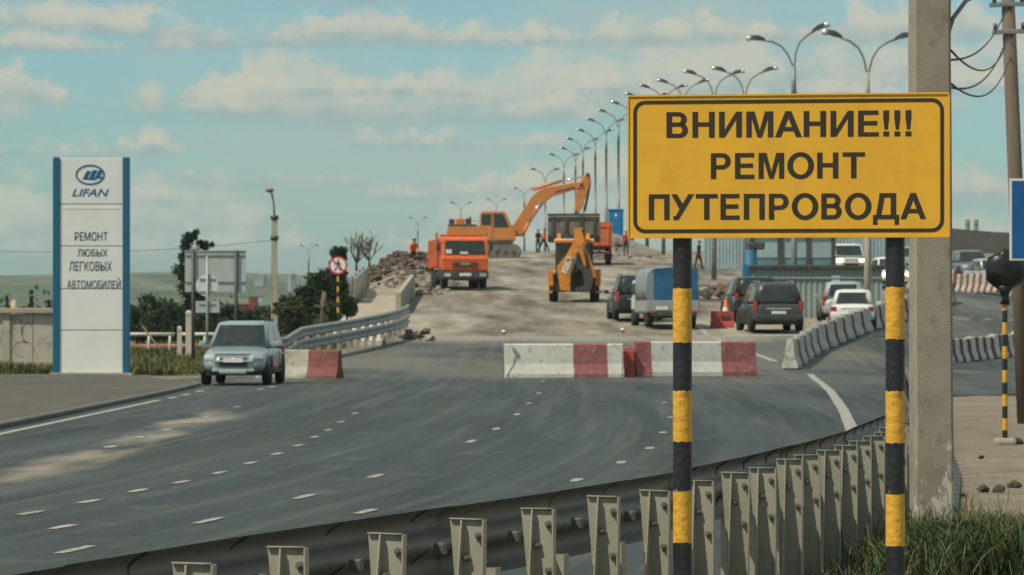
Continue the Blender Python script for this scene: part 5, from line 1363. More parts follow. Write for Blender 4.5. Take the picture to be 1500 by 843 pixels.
lamps = [(1271, 106, 131, 157, 0.03), (1163, 97, 118, 165, -0.17), (1091, 140, 92, 213, 0), (1046, 142, 86, 223, 0), (1001, 150, 74, 263, 0), (972, 155, 68, 291, 0), (948, 165, 63, 310, 0), (926, 176, 60, 322, 0),
         (906, 187, 58, 331, 0), (888, 199, 55, 345, 0), (872, 213, 52, 369, 0), (854, 224, 48, 398, 0), (843, 236, 44, 424, 0), (826, 245, 44, 440, 0), (798.5, 266, 43, 450, 0), (768, 290, 34, 520, 0), (727, 305, 30, 640, 0)]
for i, (x, yj, sp, Y, tl) in enumerate(lamps):
    lamp(x, yj, sp, Y, f'{LO[i]} twin-arm street lamp from the right in the long row along the overpass', tilt=tl)
lamp(675, 311, 33, 560, 'twin-arm street lamp whose heads show above the excavator engine deck', 7.5)
lamp(612, 331, 28, 690, 'small far twin-arm street lamp above the rubble heap', 7.0)
lamp(452, 372, 30, 520, 'small far twin-arm street lamp left of the embankment bushes', -1.5)

# concrete lamp pole at left of the embankment
lp = px(402, 470, 190)
t = thing('street_lamp', 'single pale concrete lamp pole standing behind the parked blue car', 'street lamp', (lp.x, 190, hgt(lp.x, 190) - 0.4))
g0 = t.location.z
def zz(y, Y=190): return CAM_H + (470 - y) * Y / F - g0
part('shaft', 'cream_pole', t, lambda b: b.loft([[(w * c, w * s, z) for c, s in ((-1, -1), (1, -1), (1, 1), (-1, 1))] for w, z in ((0.16, -0.3), (0.13, zz(330)), (0.11, zz(318)))], smooth=False))
part('collar', 'lamp_head', t, lambda b: [b.tube([(0, 0, zz(y)), (0, 0, zz(y - 6))], 0.19, 8) for y in (352, 322)])
part('arm', 'lamp_metal', t, lambda b: b.tube([(0, 0, zz(320)), (-0.03, 0, zz(300)), (-0.12, 0, zz(284)), (-0.26, 0, zz(279))], 0.055, 6))
part('lamp_head', 'rust', t, lambda b: b.ball((-0.22, 0, zz(279)), 0.20, sq=(1, 1.3, 0.55)))

# ------------------------------------------------------------------ backs of road signs beside the car
sb = px(316, 527, 130)
t = thing('direction_sign', 'large rectangular road sign seen from behind on two posts left of the parked car', 'road sign', (sb.x, 130, hgt(sb.x, 130)))
def q(x): return (x - 316) / F * 130
def qz(y): return CAM_H + (470 - y) / F * 130 - hgt(sb.x, 130)
part('panel', 'sign_back', t, lambda b: (b.box(((q(271) + q(360)) / 2, 0, (qz(367) + qz(428)) / 2), (q(360) - q(271), 0.02, qz(367) - qz(428)))))
part('crossbar', 'grey_metal', t, lambda b: [b.box((q(315.5), -0.03, qz(y)), (q(360) - q(271), 0.03, 0.05)) for y in (374, 413)] + [b.box((q(315.5), -0.012, qz(368)), (q(361) - q(270), 0.05, 0.03))])
for x in (283, 346): part('post', 'lamp_head', t, lambda b: b.tube([(q(x), -0.06, -0.3), (q(x), -0.06, qz(367))], 0.055, 8))
t = thing('round_sign', 'round road sign with a small plate below, seen from behind', 'road sign', (sb.x, 127, hgt(sb.x, 127)))
part('disc', 'label_pale', t, lambda b: b.tube([(q(313.5), 0.0, qz(417)), (q(313.5), 0.012, qz(417))], 0.35, 28, smooth=False))
part('plate', 'sign_back', t, lambda b: b.box((q(314.5), 0, qz(448)), (0.74, 0.012, 0.36)))
part('post', 'galv', t, lambda b: b.tube([(q(314), -0.045, -0.3), (q(314), -0.045, qz(375))], 0.038, 8))
part('clamp', 'grey_metal', t, lambda b: [b.box((q(313.5), -0.02, qz(y)), (0.5, 0.03, 0.035)) for y in (408, 426, 444)])

# no-pedestrians sign on a striped post
np_ = px(495, 460, 150)
t = thing('prohibition_sign', 'round red-rimmed no pedestrians sign on a thin striped post', 'road sign', (np_.x, 150, np_.z - 0.2))
cz = px(495, 389, 150).z - np_.z + 0.2
part('disc', 'sign_white', t, lambda b: b.tube([(0, 0, cz), (0, 0.012, cz)], 0.335, 32, smooth=False))
def ringf(b):
    n = 32; A = [(0.34 * math.cos(2 * math.pi * i / n), -0.004, cz + 0.34 * math.sin(2 * math.pi * i / n)) for i in range(n)]; B_ = [(0.275 * math.cos(2 * math.pi * i / n), -0.004, cz + 0.275 * math.sin(2 * math.pi * i / n)) for i in range(n)]
    b.add(A + B_, [(i, (i + 1) % n, n + (i + 1) % n, n + i) for i in range(n)])
    b.add([(-0.23, -0.010, cz + 0.19), (-0.19, -0.010, cz + 0.23), (0.23, -0.010, cz - 0.19), (0.19, -0.010, cz - 0.23)], [(0, 1, 2, 3)])
part('rim', 'sign_red', t, ringf, fix=False)
def walker(b):
    n = 12; b.add([(0.01 + 0.038 * math.cos(2 * math.pi * i / n), -0.0055, cz + 0.17 + 0.038 * math.sin(2 * math.pi * i / n)) for i in range(n)], [tuple(range(n))])
    for p in ([(-0.05, 0.11), (0.06, 0.12), (0.05, -0.04), (-0.04, -0.04)], [(-0.05, 0.11), (-0.03, 0.10), (-0.11, -0.0), (-0.13, 0.02)], [(0.05, 0.11), (0.13, 0.02), (0.11, 0.0), (0.03, 0.06)], [(-0.04, -0.0405), (0.01, -0.0405), (-0.10, -0.21), (-0.15, -0.20)], [(0.0, -0.041), (0.05, -0.041), (0.13, -0.2), (0.08, -0.21)]):
        b.add([(x, -0.0065, cz + z) for x, z in p], [(0, 1, 2, 3)])
part('walking_figure', 'ink', t, walker, fix=False)
b = MB(); n = 9
lev = [cz + 0.2, cz - 0.40] + [cz - 0.40 - 0.19 * (i + 1) for i in range(8)]
for i in range(len(lev) - 1):
    b.loft([[(0.04 * math.cos(2 * math.pi * j / 8), 0.055 + 0.04 * math.sin(2 * math.pi * j / 8), z) for j in range(8)] for z in (lev[i], lev[i + 1])], i % 2, True, cap=False)
b.build('post', ['black_post', 'yellow_post'], t)

# ------------------------------------------------------------------ right side: bagged sign, blue sign, wooden pole
bs = px(1472, 648, 52)
t = thing('bagged_sign', 'round road sign wrapped in a black bag on a thin yellow and black post', 'road sign', (bs.x, 52, hgt(bs.x, 52)))
zc = px(1474, 396, 52).z - t.location.z
def bagf(b):
    n, mn = 22, 14; vs = []
    for i in range(mn + 1):
        th = math.pi * i / mn
        for j in range(n):
            ph = 2 * math.pi * j / n
            d = Vector((math.sin(th) * math.cos(ph), math.sin(th) * math.sin(ph), math.cos(th)))
            r = 0.25 * (1 + 0.12 * mnoise.noise(d * 2.6 + Vector((3, 1, 2))) + 0.05 * mnoise.noise(d * 6.5))
            vs.append((d.x * r * 1.02, d.y * r * 0.55, zc + d.z * r * (1.0 if d.z > 0 else 1.05)))
    b.add(vs, [(i * n + j, (i + 1) * n + j, (i + 1) * n + (j + 1) % n, i * n + (j + 1) % n) for i in range(mn) for j in range(n)], 0, True)
part('bag', 'bag', t, bagf)
part('bag_neck', 'bag', t, lambda b: b.tube([(0, 0, zc - 0.20), (0, 0, zc - 0.30), (0.01, 0, zc - 0.36), (0.0, 0, zc - 0.44)], [0.12, 0.06, 0.045, 0.07], 12))
b = MB(); lev = [zc, zc - 0.36] + [zc - 0.36 - 0.152 * (i + 1) for i in range(14)]
lev = [l for l in lev if l > -0.15]
for i in range(len(lev) - 1):
    b.loft([[(0.034 * math.cos(2 * math.pi * j / 10), 0.034 * math.sin(2 * math.pi * j / 10), z) for j in range(10)] for z in (lev[i], lev[i + 1])], i % 2, True, cap=False)
b.build('post', ['black_post', 'yellow_post'], t)
part('footing', 'concrete_tan', t, lambda b: b.bbox((0, 0, 0.02), (0.26, 0.26, 0.10), 0.04))
bl_ = px(1500, 322, 50)
t = thing('blue_sign', 'blue rectangular road sign with white edge cut by the right picture edge', 'road sign', (bl_.x + 0.22, 50, hgt(bl_.x, 50)), R(4))
bz = bl_.z - hgt(bl_.x, 50)
part('panel', 'sign_white', t, lambda b: b.bbox((0.02, 0, bz), (0.84, 0.012, 1.0), 0.004))
part('blue_face', 'sign_blue', t, lambda b: b.bbox((0.02, -0.008, bz), (0.785, 0.006, 0.945), 0.002))
part('post', 'galv', t, lambda b: b.tube([(0.02, 0.05, -0.3), (0.02, 0.05, bz + 0.5)], 0.035, 10))
wp = px(1497, 470, 62)
t = thing('wooden_pole', 'dark leaning wooden power pole at the right picture edge', 'utility pole', (wp.x + 0.05, 62, hgt(wp.x, 62)))
t.rotation_euler = (0, R(-2.3), 0)
part('shaft', 'wood', t, lambda b: b.tube([(0, 0, -0.4), (0, 0, 3), (0, 0, 8.5)], [0.125, 0.115, 0.092], 14))
part('crossarm', 'lamp_metal', t, lambda b: [b.bbox((-0.02, -0.1, CAM_H + (470 - y) / F * 62 - 0.02), (w, 0.06, 0.07), 0.01) for y, w in ((6, 0.55), (46, 0.50))])
part('insulator', 'lamp_head', t, lambda b: [b.tube([(x, -0.1, CAM_H + (470 - y) / F * 62), (x, -0.1, CAM_H + (470 - y) / F * 62 + 0.11)], [0.035, 0.028], 8) for y in (6, 46) for x in (-0.22, 0.2)])
part('stay', 'wood', t, lambda b: b.tube([(0.0, 0.25, -0.2), (0.0, 0.18, 2.2)], 0.09, 10))
Q = px(1393, 60, 29.2)
for k, (ya, yb, sag, side) in enumerate(((88, 8, 0.35, 0), (128, 52, 0.42, 0), (70, 50, 0.55, 1), (120, 84, 0.5, 1))):
    p, q_ = px(1390, ya, 29.3), px(1476 + (4 if side else 0), yb, 61.9)
    o = part('overhead_wire', 'wire', None, lambda b: b.tube([p.lerp(q_, u) - Vector((0, 0, sag * 4 * u * (1 - u) * 0.6)) for u in [i / 14 for i in range(15)]], 0.009, 5))
    tag(o, ['topmost', 'second', 'third', 'lowest'][k] + ' sagging dark wire between the concrete pole and the wooden pole', 'wire', 'wires at the right')
p, q_ = px(-60, 366, 180), px(402, 352, 190)
tag(part('overhead_wire', 'wire', None, lambda b: b.tube([p.lerp(q_, u) - Vector((0, 0, 1.2 * u * (1 - u))) for u in [i / 14 for i in range(15)]], 0.010, 5)), 'thin distant wire running left from the pale concrete lamp pole', 'wire')

# ------------------------------------------------------------------ cabins, container, fence, toilet on the right
def corrugated(b, x0, x1, z0, z1, y, pitch=0.22, depth=0.035):
    n = int((x1 - x0) / (pitch / 4)); pts = []
    for i in range(n + 1):
        k = i % 4; pts.append((x0 + (x1 - x0) * i / n, y + (0 if k in (0, 1) else depth)))
    b.add([(x, yy, z0) for x, yy in pts] + [(x, yy, z1) for x, yy in pts], [(i, i + 1, n + 2 + i, n + 1 + i) for i in range(n)])
cn = px(1092, 460, 163)
t = thing('site_cabin', 'long pale blue-grey corrugated cabin with dark roof edge behind the parked cars', 'cabin', (cn.x, 163, hgt(cn.x + 2, 163) - 0.1), R(-1))
Lc = 200 / F * 163
part('wall', 'container_teal', t, lambda b: (corrugated(b, 0.1, Lc, 0.0, 2.05, 0.0), b.box((Lc / 2, 1.25, 1.02), (Lc - 0.05, 2.3, 2.04))), fix=False)
part('roof', 'steel_dark', t, lambda b: b.bbox((Lc / 2 + 0.2, 1.2, 2.11), (Lc + 0.1, 2.7, 0.16), 0.03))
part('corner_post', 'blue_plastic', t, lambda b: b.bbox((0.0, 0.0, 1.10), (0.20, 0.20, 2.26), 0.02))
part('ledge', 'grey_metal', t, lambda b: b.box((Lc / 2, -0.03, 1.68), (Lc, 0.05, 0.07)))
part('notice', 'label_pale', t, lambda b: b.box((Lc * 0.66, -0.02, 1.55), (0.32, 0.02, 0.42)))
part('skid', 'steel_dark', t, lambda b: [b.box((Lc / 2, y, -0.1), (Lc, 0.2, 0.2)) for y in (0.2, 2.2)])
kp = px(1100, 400, 228)
t = thing('site_kiosk', 'blue glazed cabin partly hidden behind the pale corrugated cabin', 'cabin', (kp.x, 228, hgt(kp.x + 2, 228)), 0)
part('wall', 'kiosk_blue', t, lambda b: (b.box((2.3, 1.3, 1.5), (4.8, 2.4, 2.6))))
part('window', 'fence_blue', t, lambda b: [b.bbox((x, 0.08, 1.75), (1.30, 0.05, 1.30), 0.02) for x in (0.85, 2.45, 3.95)])
part('frame', 'steel_dark', t, lambda b: [b.box((x, 0.05, 1.45), (0.24, 0.16, 2.7)) for x in (0.05, 1.66, 3.2, 4.6)])
part('roof', 'steel_dark', t, lambda b: b.bbox((2.3, 1.2, 2.88), (5.2, 3.0, 0.16), 0.03))
p = px(1099, 380, 172); tk = thing('barrel', 'small blue barrel with a dark lid at the corner of the pale corrugated cabin', 'barrel', (p.x, 172, hgt(p.x, 172)))
part('body', 'barrel_blue', tk, lambda b: b.tube([(0, 0, 0), (0, 0, 0.1), (0, 0, 2.55)], [0.26, 0.28, 0.28], 14))
part('lid', 'steel_dark', tk, lambda b: b.bbox((0.25, 0, 2.7), (0.7, 0.5, 0.3), 0.05))
# light-blue sheet fence running back on the right of the ramp
for k in range(7):
    f = thing('fence_panel', f'{ord_[k]} light blue sheet fence panel from the left, right of the walking person', 'fence', px(1046 + 1, 395, 244 + 4 * k) if False else (11.6 + 0.9 * k * 0.0 + 2.02 * k, 246, hgt(11.6 + 2.02 * k, 246)), 0, 'sheet fence on the ramp')
    part('sheet', 'fence_blue', f, lambda b: corrugated(b, 0, 1.96, 0.1, 2.5, 0, 0.2, 0.03), fix=False)
    part('post', 'grey_metal', f, lambda b: b.box((0, 0.06, 1.3), (0.08, 0.06, 2.6)))
tp_ = px(902, 351, 312)
t = thing('portable_toilet', 'blue portable toilet cabin on the crest beside the yellow sign', 'toilet', (tp_.x, 312, hgt(tp_.x, 312)))
part('body', 'blue_plastic', t, lambda b: b.bbox((0, 0, 1.05), (1.12, 1.12, 2.1), 0.05))
part('door', 'blue_plastic', t, lambda b: b.bbox((0, -0.575, 1.05), (0.82, 0.03, 1.85), 0.01))
part('vent', 'sign_white', t, lambda b: b.bbox((0, -0.595, 1.75), (0.16, 0.02, 0.2), 0.01))
part('roof', 'blue_plastic', t, lambda b: b.bbox((0, 0, 2.16), (1.22, 1.22, 0.14), 0.06))
part('skid', 'steel_dark', t, lambda b: [b.box((x, 0, 0.0), (0.12, 1.2, 0.14)) for x in (-0.45, 0.45)])
# red water barrier and cone
rbp = px(1058, 463, 152)
t = thing('plastic_barrier', 'red plastic road barrier left of the parked black off-roader', 'barrier', (rbp.x, 152, hgt(rbp.x, 152)), R(8))
part('body', 'red_plastic', t, lambda b: b.loft([[(x, -0.20, 0), (x, 0.20, 0), (x, 0.16, 0.18), (x, 0.08, 0.30), (x, 0.07, 0.62), (x, -0.07, 0.62), (x, -0.08, 0.30), (x, -0.16, 0.18)] for x in (-0.42, 0.42)], smooth=False))
part('slot', 'steel_dark', t, lambda b: b.box((0.12, -0.10, 0.36), (0.34, 0.06, 0.14)))
cp = px(1061, 440, 158)
t = thing('traffic_cone', 'orange traffic cone just behind the red plastic barrier', 'cone', (cp.x, 157, hgt(cp.x, 157)))
part('body', 'cone_orange', t, lambda b: b.tube([(0, 0, 0.03), (0, 0, 0.9)], [0.20, 0.035], 14))
part('base', 'rubber', t, lambda b: b.bbox((0, 0, 0.02), (0.46, 0.46, 0.05), 0.01))
part('band', 'sign_white', t, lambda b: b.tube([(0, 0, 0.45), (0, 0, 0.60)], [0.128, 0.100], 14, cap=False))
# chimneys far right
for x, lab in ((1417.5, 'left one of two dark far chimneys right of the concrete pole'), (1430, 'right one of two dark far chimneys right of the concrete pole')):
    p = px(x, 322, 700)
    t = thing('chimney', lab, 'chimney', (p.x, 700, 0), 0, 'far chimneys')
    part('stack', 'chimney', t, lambda b: b.tube([(0, 0, 0), (0, 0, p.z)], [0.46, 0.38], 12))
    part('band', 'far_grey', t, lambda b: b.tube([(0, 0, p.z - 0.8), (0, 0, p.z - 0.5)], 0.43, 12))
# ------------------------------------------------------------------ left edge of the ramp: concrete strip, parapet, panels, rubble
def slab(name, y0, y1, x0, x1, th, m, par, zo=0.0):
    def f(b):
        ys = axis([(y0, y1, 1.0)])
        b.loft([[(x0 - 0.006 * (y - 140), y, hgt(x0, y) - 0.1), (x1 - 0.006 * (y - 140), y, hgt(x1, y) - 0.1), (x1 - 0.006 * (y - 140), y, zl(y) + th + zo), (x0 - 0.006 * (y - 140), y, zl(y) + th + zo)] for y in ys], smooth=False)
    return part(name, m, par, f)
def zl(y): return ramp(y)
walk = bpy.data.objects.new('sidewalk', None); COL.objects.link(walk); struct(walk)
ys_w = [136.0, 146.5, 152, 158, 164, 170, 176, 182, 188]
for i in range(len(ys_w) - 1):
    slab('concrete_slab', ys_w[i], ys_w[i + 1] - 0.06, -6.4, -4.35, 0.17, 'concrete_pale' if i < 3 else 'concrete_tan', walk)
part('step', 'concrete_pale', walk, lambda b: b.box((-5.6, 189.3, ramp(189.3) + 0.20), (2.2, 1.6, 0.5)))
t = thing('parapet', 'low concrete parapet running up the ramp between the pale walkway and the works', 'parapet')
for k in range(6):
    y0 = 168 + 5.2 * k
    part('parapet_panel', 'concrete', t, lambda b: b.loft([[(-4.62 - 0.006 * (y - 140), y, ramp(y) - 0.1), (-4.38 - 0.006 * (y - 140), y, ramp(y) - 0.1), (-4.40 - 0.006 * (y - 140), y, ramp(y) + 0.85), (-4.60 - 0.006 * (y - 140), y, ramp(y) + 0.85)] for y in (y0, y0 + 5.1)], smooth=False))
t = thing('fence_panel', 'leaning grey metal panels along the outer edge of the pale walkway', 'fence')
for k in range(4):
    y0 = 176 + 6 * k
    part('panel', 'galv', t, lambda b: b.loft([[(-6.70 - 0.01 * (y - 150), y, ramp(y) - 0.2), (-6.62 - 0.01 * (y - 150), y, ramp(y) - 0.2), (-6.95 - 0.01 * (y - 150) + 0.5, y, ramp(y) + 1.25), (-7.03 - 0.01 * (y - 150) + 0.5, y, ramp(y) + 1.25)] for y in (y0, y0 + 5.4)], smooth=False))
    part('post', 'wood', t, lambda b: b.tube([(-6.75 - 0.01 * (y0 - 150), y0, ramp(y0) - 0.4), (-6.6 - 0.01 * (y0 - 150), y0, ramp(y0) + 1.35)], 0.06, 6))
# old wooden stump by the sign
sp_ = px(474, 462, 156)
t = thing('wooden_stump', 'weathered broken wooden post left of the no pedestrians sign', 'post', (sp_.x, 156, sp_.z - 0.3))
part('shaft', 'wood', t, lambda b: b.tube([(0, 0, -0.6), (0.0, 0, 0.8), (0.04, 0, 1.2)], [0.15, 0.13, 0.07], 9))
part('crosspiece', 'wood', t, lambda b: b.box((-0.05, -0.1, 0.62), (0.62, 0.07, 0.09), rot=(0, 0.15, 0)))

CH = []
for k in range(5):
    rnd = random.Random(40 + k)
    bm = bmesh.new(); bmesh.ops.create_icosphere(bm, subdivisions=1, radius=0.5)
    for v in bm.verts:
        v.co = Vector((v.co.x * 1.25, v.co.y, v.co.z * (0.45 if k < 3 else 0.8))) * (1 + rnd.uniform(-0.25, 0.25))
    me = bpy.data.meshes.new('chunk'); bm.to_mesh(me); bm.free(); CH.append(me)
def heap(name, label, cat, area, n, smin, smax, mats_, seed, base=None, zofs=0.0):
    t = thing(name, label, cat)
    rnd = random.Random(seed)
    made = {}
    for i in range(n):
        X, Y = area(rnd)
        mm = mats_[min(int(rnd.random() * len(mats_)), len(mats_) - 1)]
        k = rnd.randrange(5)
        if (k, mm) not in made:
            me = CH[k].copy(); me.materials.clear(); me.materials.append(MATS[mm]); made[k, mm] = me
        s = smin + (smax - smin) * rnd.random() ** 2
        o = bpy.data.objects.new('chunk', made[k, mm]); COL.objects.link(o); o.parent = t
        o.location = (X, Y, hgt(X, Y) + s * 0.12 + zofs); o.rotation_euler = (rnd.uniform(-.6, .6), rnd.uniform(-.6, .6), rnd.uniform(0, 6.3)); o.scale = (s, s, s)
    return t
hp = heap('rubble_heap', 'long heap of broken asphalt and concrete left of the orange dump truck', 'rubble', lambda r: (r.gauss(-5.3, 1.0), r.uniform(193, 222)), 330, 0.10, 0.50, ['rubble_pale', 'rubble_pale', 'soil', 'stone'], 5)
heap('asphalt_heap', 'dark crust of torn asphalt lumps along the top of the rubble', 'rubble', lambda r: (r.uniform(-9.0, -3.4), r.gauss(222, 4.0)), 260, 0.15, 0.6, ['asphalt_chunk', 'soil', 'soil'], 6, zofs=0.1)
heap('asphalt_heap', 'small dark pile of broken asphalt at the end of the left guardrail', 'rubble', lambda r: (r.gauss(-3.55, 0.38), r.gauss(143.5, 1.6)), 34, 0.12, 0.5, ['asphalt_chunk', 'soil', 'stone'], 8)
heap('debris_heap', 'brown brushy pile of soil and debris behind the orange cone', 'rubble', lambda r: (r.gauss(9.6, 0.85), r.gauss(186, 2.2)), 110, 0.2, 0.9, ['soil', 'soil', 'asphalt_chunk', 'stone'], 9, zofs=0.35)
heap('rubble_heap', 'scattered lumps on the dirt mound below the blue toilet', 'rubble', lambda r: (r.gauss(6.4, 1.8), r.gauss(287, 5)), 46, 0.15, 0.6, ['stone', 'soil', 'rubble_pale'], 12)
for x, y, s, lab in ((1440, 719, 0.13, 'dark flat stone, left of the trio on the sandy verge'), (1463, 719, 0.14, 'dark stone in the middle of the trio on the sandy verge'), (1486, 712, 0.14, 'dark upright stone, right of the trio on the sandy verge'), (1409, 726, 0.075, 'small dark stone nearest to the concrete pole on the verge'), (1437, 671, 0.085, 'lone dark stone in the middle of the sandy verge'), (1491, 649, 0.17, 'larger dark stone beside the thin striped post')):
    Y = F * CAM_H / (y - 470); X = (x - 750) * Y / F
    me = CH[3 + (x % 2)].copy(); me.materials.clear(); me.materials.append(MATS['stone_dark'])
    o = bpy.data.objects.new('stone', me); COL.objects.link(o); o.location = (X, Y, hgt(X, Y) + s * 0.12); o.scale = (s, s, s * 0.8); o.rotation_euler = (0.2, 0.1, x)
    tag(o, lab, 'stone', 'stones on the verge')

# ------------------------------------------------------------------ pipe fence and posts on the left
t = thing('railing', 'low white pipe railing behind the grass right of the pylon', 'railing', (0, 0, 0))
for x0, x1 in ((150, 256), (266, 340)):
    part('rail', 'rail_white', t, lambda b: b.tube([px(x0, 490, 150), px(x1, 490, 150)], 0.065, 8))
for x in (218, 249, 300): part('post', 'rail_white', t, lambda b: b.tube([px(x, 490, 150), px(x, 503, 150), px(x, 530, 150)], 0.05, 8))
t = thing('pipeline', 'rusty brown pipe running low behind the white railing', 'pipe')
part('pipe', 'rust', t, lambda b: b.tube([px(120, 510, 153), px(250, 509, 153), px(340, 507, 153)], 0.13, 12))
part('support', 'concrete', t, lambda b: [b.box(px(x, 520, 153), (0.25, 0.3, 0.5)) for x in (160, 215, 300)])
for x, y0, y1, w, lab in ((276.5, 455, 518, 0.20, 'tall square concrete post beside the sign backs'), (263, 478, 518, 0.15, 'short leaning concrete post left of the taller one')):
    p = px(x, y1, 140); h = (y1 - y0) / F * 140
    t = thing('concrete_post', lab, 'post', (p.x, 140, p.z - 0.1))
    part('shaft', 'concrete_pale', t, lambda b: b.loft([[(w / 2 * a, w / 2 * c, z) for a, c in ((-1, -1), (1, -1), (1, 1), (-1, 1))] for z in (-0.3, h + 0.05)] + [[(w / 4 * a, w / 4 * c, h + 0.1) for a, c in ((-1, -1), (1, -1), (1, 1), (-1, 1))]], smooth=False))
    part('cap', 'concrete', t, lambda b: b.box((0, 0, h - 0.05), (w * 1.12, w * 1.12, 0.06)))
p = px(222, 500, 148); tag(part('fallen_pole', 'wood', None, lambda b: b.tube([px(209, 478, 149), px(240, 520, 147)], 0.035, 6)), 'thin stick leaning across the white railing', 'stick')

# ------------------------------------------------------------------ trees and shrubs
def leafy(name, label, base, clumps, n, leaf, m, trunk=None, group=None, seed=1, twig=True):
    """clumps: [(x, y, z, rx, ry, rz)] relative to base"""
    rnd = random.Random(seed)
    t = thing(name, label, 'tree' if 'tree' in name else 'shrub', base, 0, group)
    b = MB(); vol = [c[3] * c[4] * c[5] for c in clumps]; tot = sum(vol)
    sub = []
    for c, v in zip(clumps, vol):       # break each clump into tufts for light and dark patches
        k = max(6, int(20 * v / tot * len(clumps)))
        for _ in range(k):
            d = Vector((rnd.gauss(0, 1), rnd.gauss(0, 1), rnd.gauss(0, 1))).normalized() * (rnd.random() ** 0.4)
            sub.append((Vector((c[0] + d.x * c[3] * 0.8, c[1] + d.y * c[4] * 0.8, c[2] + d.z * c[5] * 0.82)), min(c[3], c[5]) * rnd.uniform(0.30, 0.55)))
    vs, fs = [], []
    for i in range(n):
        cc, r = sub[rnd.randrange(len(sub))]
        d = Vector((rnd.gauss(0, 1), rnd.gauss(0, 1), rnd.gauss(0, 1))); d = d.normalized() * (rnd.random() ** 0.5)
        p = cc + d * r
        u = Vector((rnd.gauss(0, 1), rnd.gauss(0, 1), rnd.gauss(0, 1))).normalized(); w = u.cross(Vector((rnd.gauss(0, 1), rnd.gauss(0, 1), rnd.gauss(0, 1)))).normalized()
        s = leaf * rnd.uniform(0.6, 1.3); o = len(vs)
        vs += [p - u * s, p + w * s * 0.45, p + u * s, p - w * s * 0.45]; fs.append((o, o + 1, o + 2, o + 3))
    b.v = [tuple(v) for v in vs]; b.f = fs; b.m = [0] * len(fs); b.sm = [False] * len(fs)
    b.build('crown', m, t, fix=False)
    tr = trunk or 0.08
    def trunkf(b):
        top = max(c[2] for c in clumps)
        b.tube([(0, 0, -0.4), (0.03, 0, top * 0.35), (clumps[0][0] * 0.6, clumps[0][1] * 0.6, top * 0.85)], [tr, tr * 0.75, tr * 0.3], 7)
        for cc, r in sub[::3]:
            q = Vector((0.02, 0, top * rnd.uniform(0.15, 0.5)))
            b.tube([q, q.lerp(cc, 0.5) + Vector((0, 0, 0.05)), cc], [tr * 0.4, tr * 0.25, tr * 0.1], 5)
    part('trunk', 'bark', t, trunkf)
    return t
def at(x, Y, dz=0.0):
    X = (x - 750) * Y / F; return (X, Y, hgt(X, Y) + dz)
s25 = 240 / F
leafy('poplar_tree', 'tall dark narrow tree rising behind the sign backs', at(283, 240), [(-0.15, 0, 6.35, 0.6, 0.5, 0.62), (-0.30, 0, 5.4, 0.7, 0.6, 0.75), (-0.50, 0, 4.3, 0.7, 0.6, 0.8), (0.75, 0, 5.85, 0.6, 0.5, 0.42), (-0.1, 0, 3.0, 1.0, 0.8, 0.9), (-0.2, 0, 1.6, 1.2, 0.9, 1.0)], 9000, 0.11, 'leaf_dark', 0.14, None, 3)
for i, (x, Y, h, r, m) in enumerate(((200, 226, 2.3, 1.0, 'leaf_mid'), (222, 230, 2.75, 1.0, 'leaf_dark'), (243, 224, 2.5, 1.1, 'leaf_mid'), (262, 232, 2.1, 1.0, 'leaf_olive'), (322, 236, 2.5, 1.1, 'leaf_dark'), (350, 232, 2.3, 1.2, 'leaf_dark'), (378, 228, 2.2, 1.2, 'leaf_mid'), (420, 224, 2.6, 1.2, 'leaf_olive'))):
    leafy('bushy_tree', ['mid green bushy tree touching the right side of the pylon', 'tallest dark bushy tree in the clump right of the pylon', 'mid green bushy tree behind the gap of the white railing', 'olive bush just left of the tall dark tree', 'dark bush behind the round sign back', 'green bush behind the right post of the sign backs', 'mid green bush left of the pale lamp pole', 'olive bush right behind the pale lamp pole'][i],
          at(x, Y), [(0, 0, h * 0.72, r, r * 0.9, h * 0.30), (-0.4 * r, 0, h * 0.4, r * 1.1, r, h * 0.4), (0.6 * r, 0.2, h * 0.42, r, r, h * 0.40)], 5200, 0.10, m, 0.08, 'bushy trees behind the railing', 20 + i)
for i, (x, Y, zpix, rx, rz, m) in enumerate(((470, 196, 418, 0.95, 0.62, 'leaf_dark'), (450, 192, 432, 0.75, 0.5, 'leaf_dark'), (487, 200, 402, 0.8, 0.6, 'leaf_mid'), (425, 178, 452, 0.9, 0.40, 'leaf_olive'), (507, 156, 446, 0.42, 0.36, 'leaf_mid'), (495, 226, 374, 0.5, 0.75, 'leaf_dark'), (484, 154, 452, 0.35, 0.30, 'leaf_olive'), (437, 186, 446, 0.7, 0.4, 'leaf_mid'))):
    p = px(x, zpix, Y); g = hgt(p.x, Y)
    leafy('shrub', ['dark dense shrub on the embankment below the no pedestrians sign', 'dark shrub lower down the embankment left of the dense one', 'green shrub right behind the no pedestrians disc', 'low olive shrub near the foot of the embankment', 'small weed bush right of the striped sign post foot', 'pointed dark bush on the skyline above the no pedestrians disc', 'tiny olive bush between the stump and the striped sign post', 'green shrub between the olive one and the dark ones'][i], (p.x, Y, min(g, p.z - rz * 0.6)), [(0, 0, max(rz, p.z - min(g, p.z - rz * 0.6)), rx, rx * 0.8, rz), (0.5 * rx, 0, max(rz, p.z - min(g, p.z - rz * 0.6)) * 0.7, rx * 0.7, rx * 0.7, rz * 0.8)], 2600, 0.085, m, 0.05, 'shrubs on the embankment', 50 + i)
def cone_tree(x, Y, top, w, lab, seed):
    p = px(x, top, Y); g = -0.2
    h = p.z - g; n = 5
    leafy('conifer_tree', lab, (p.x, Y, g), [(0, 0, h * (0.3 + 0.6 * i / (n - 1)), w * (1.05 - 0.85 * i / (n - 1)), w * (1.05 - 0.85 * i / (n - 1)), h * 0.13) for i in range(n)], 1500, 0.16, 'leaf_dark', 0.1, 'small dark trees behind the wall', seed)
cone_tree(10, 330, 433, 0.55, 'small dark conical tree at the left picture edge above the wall', 70)
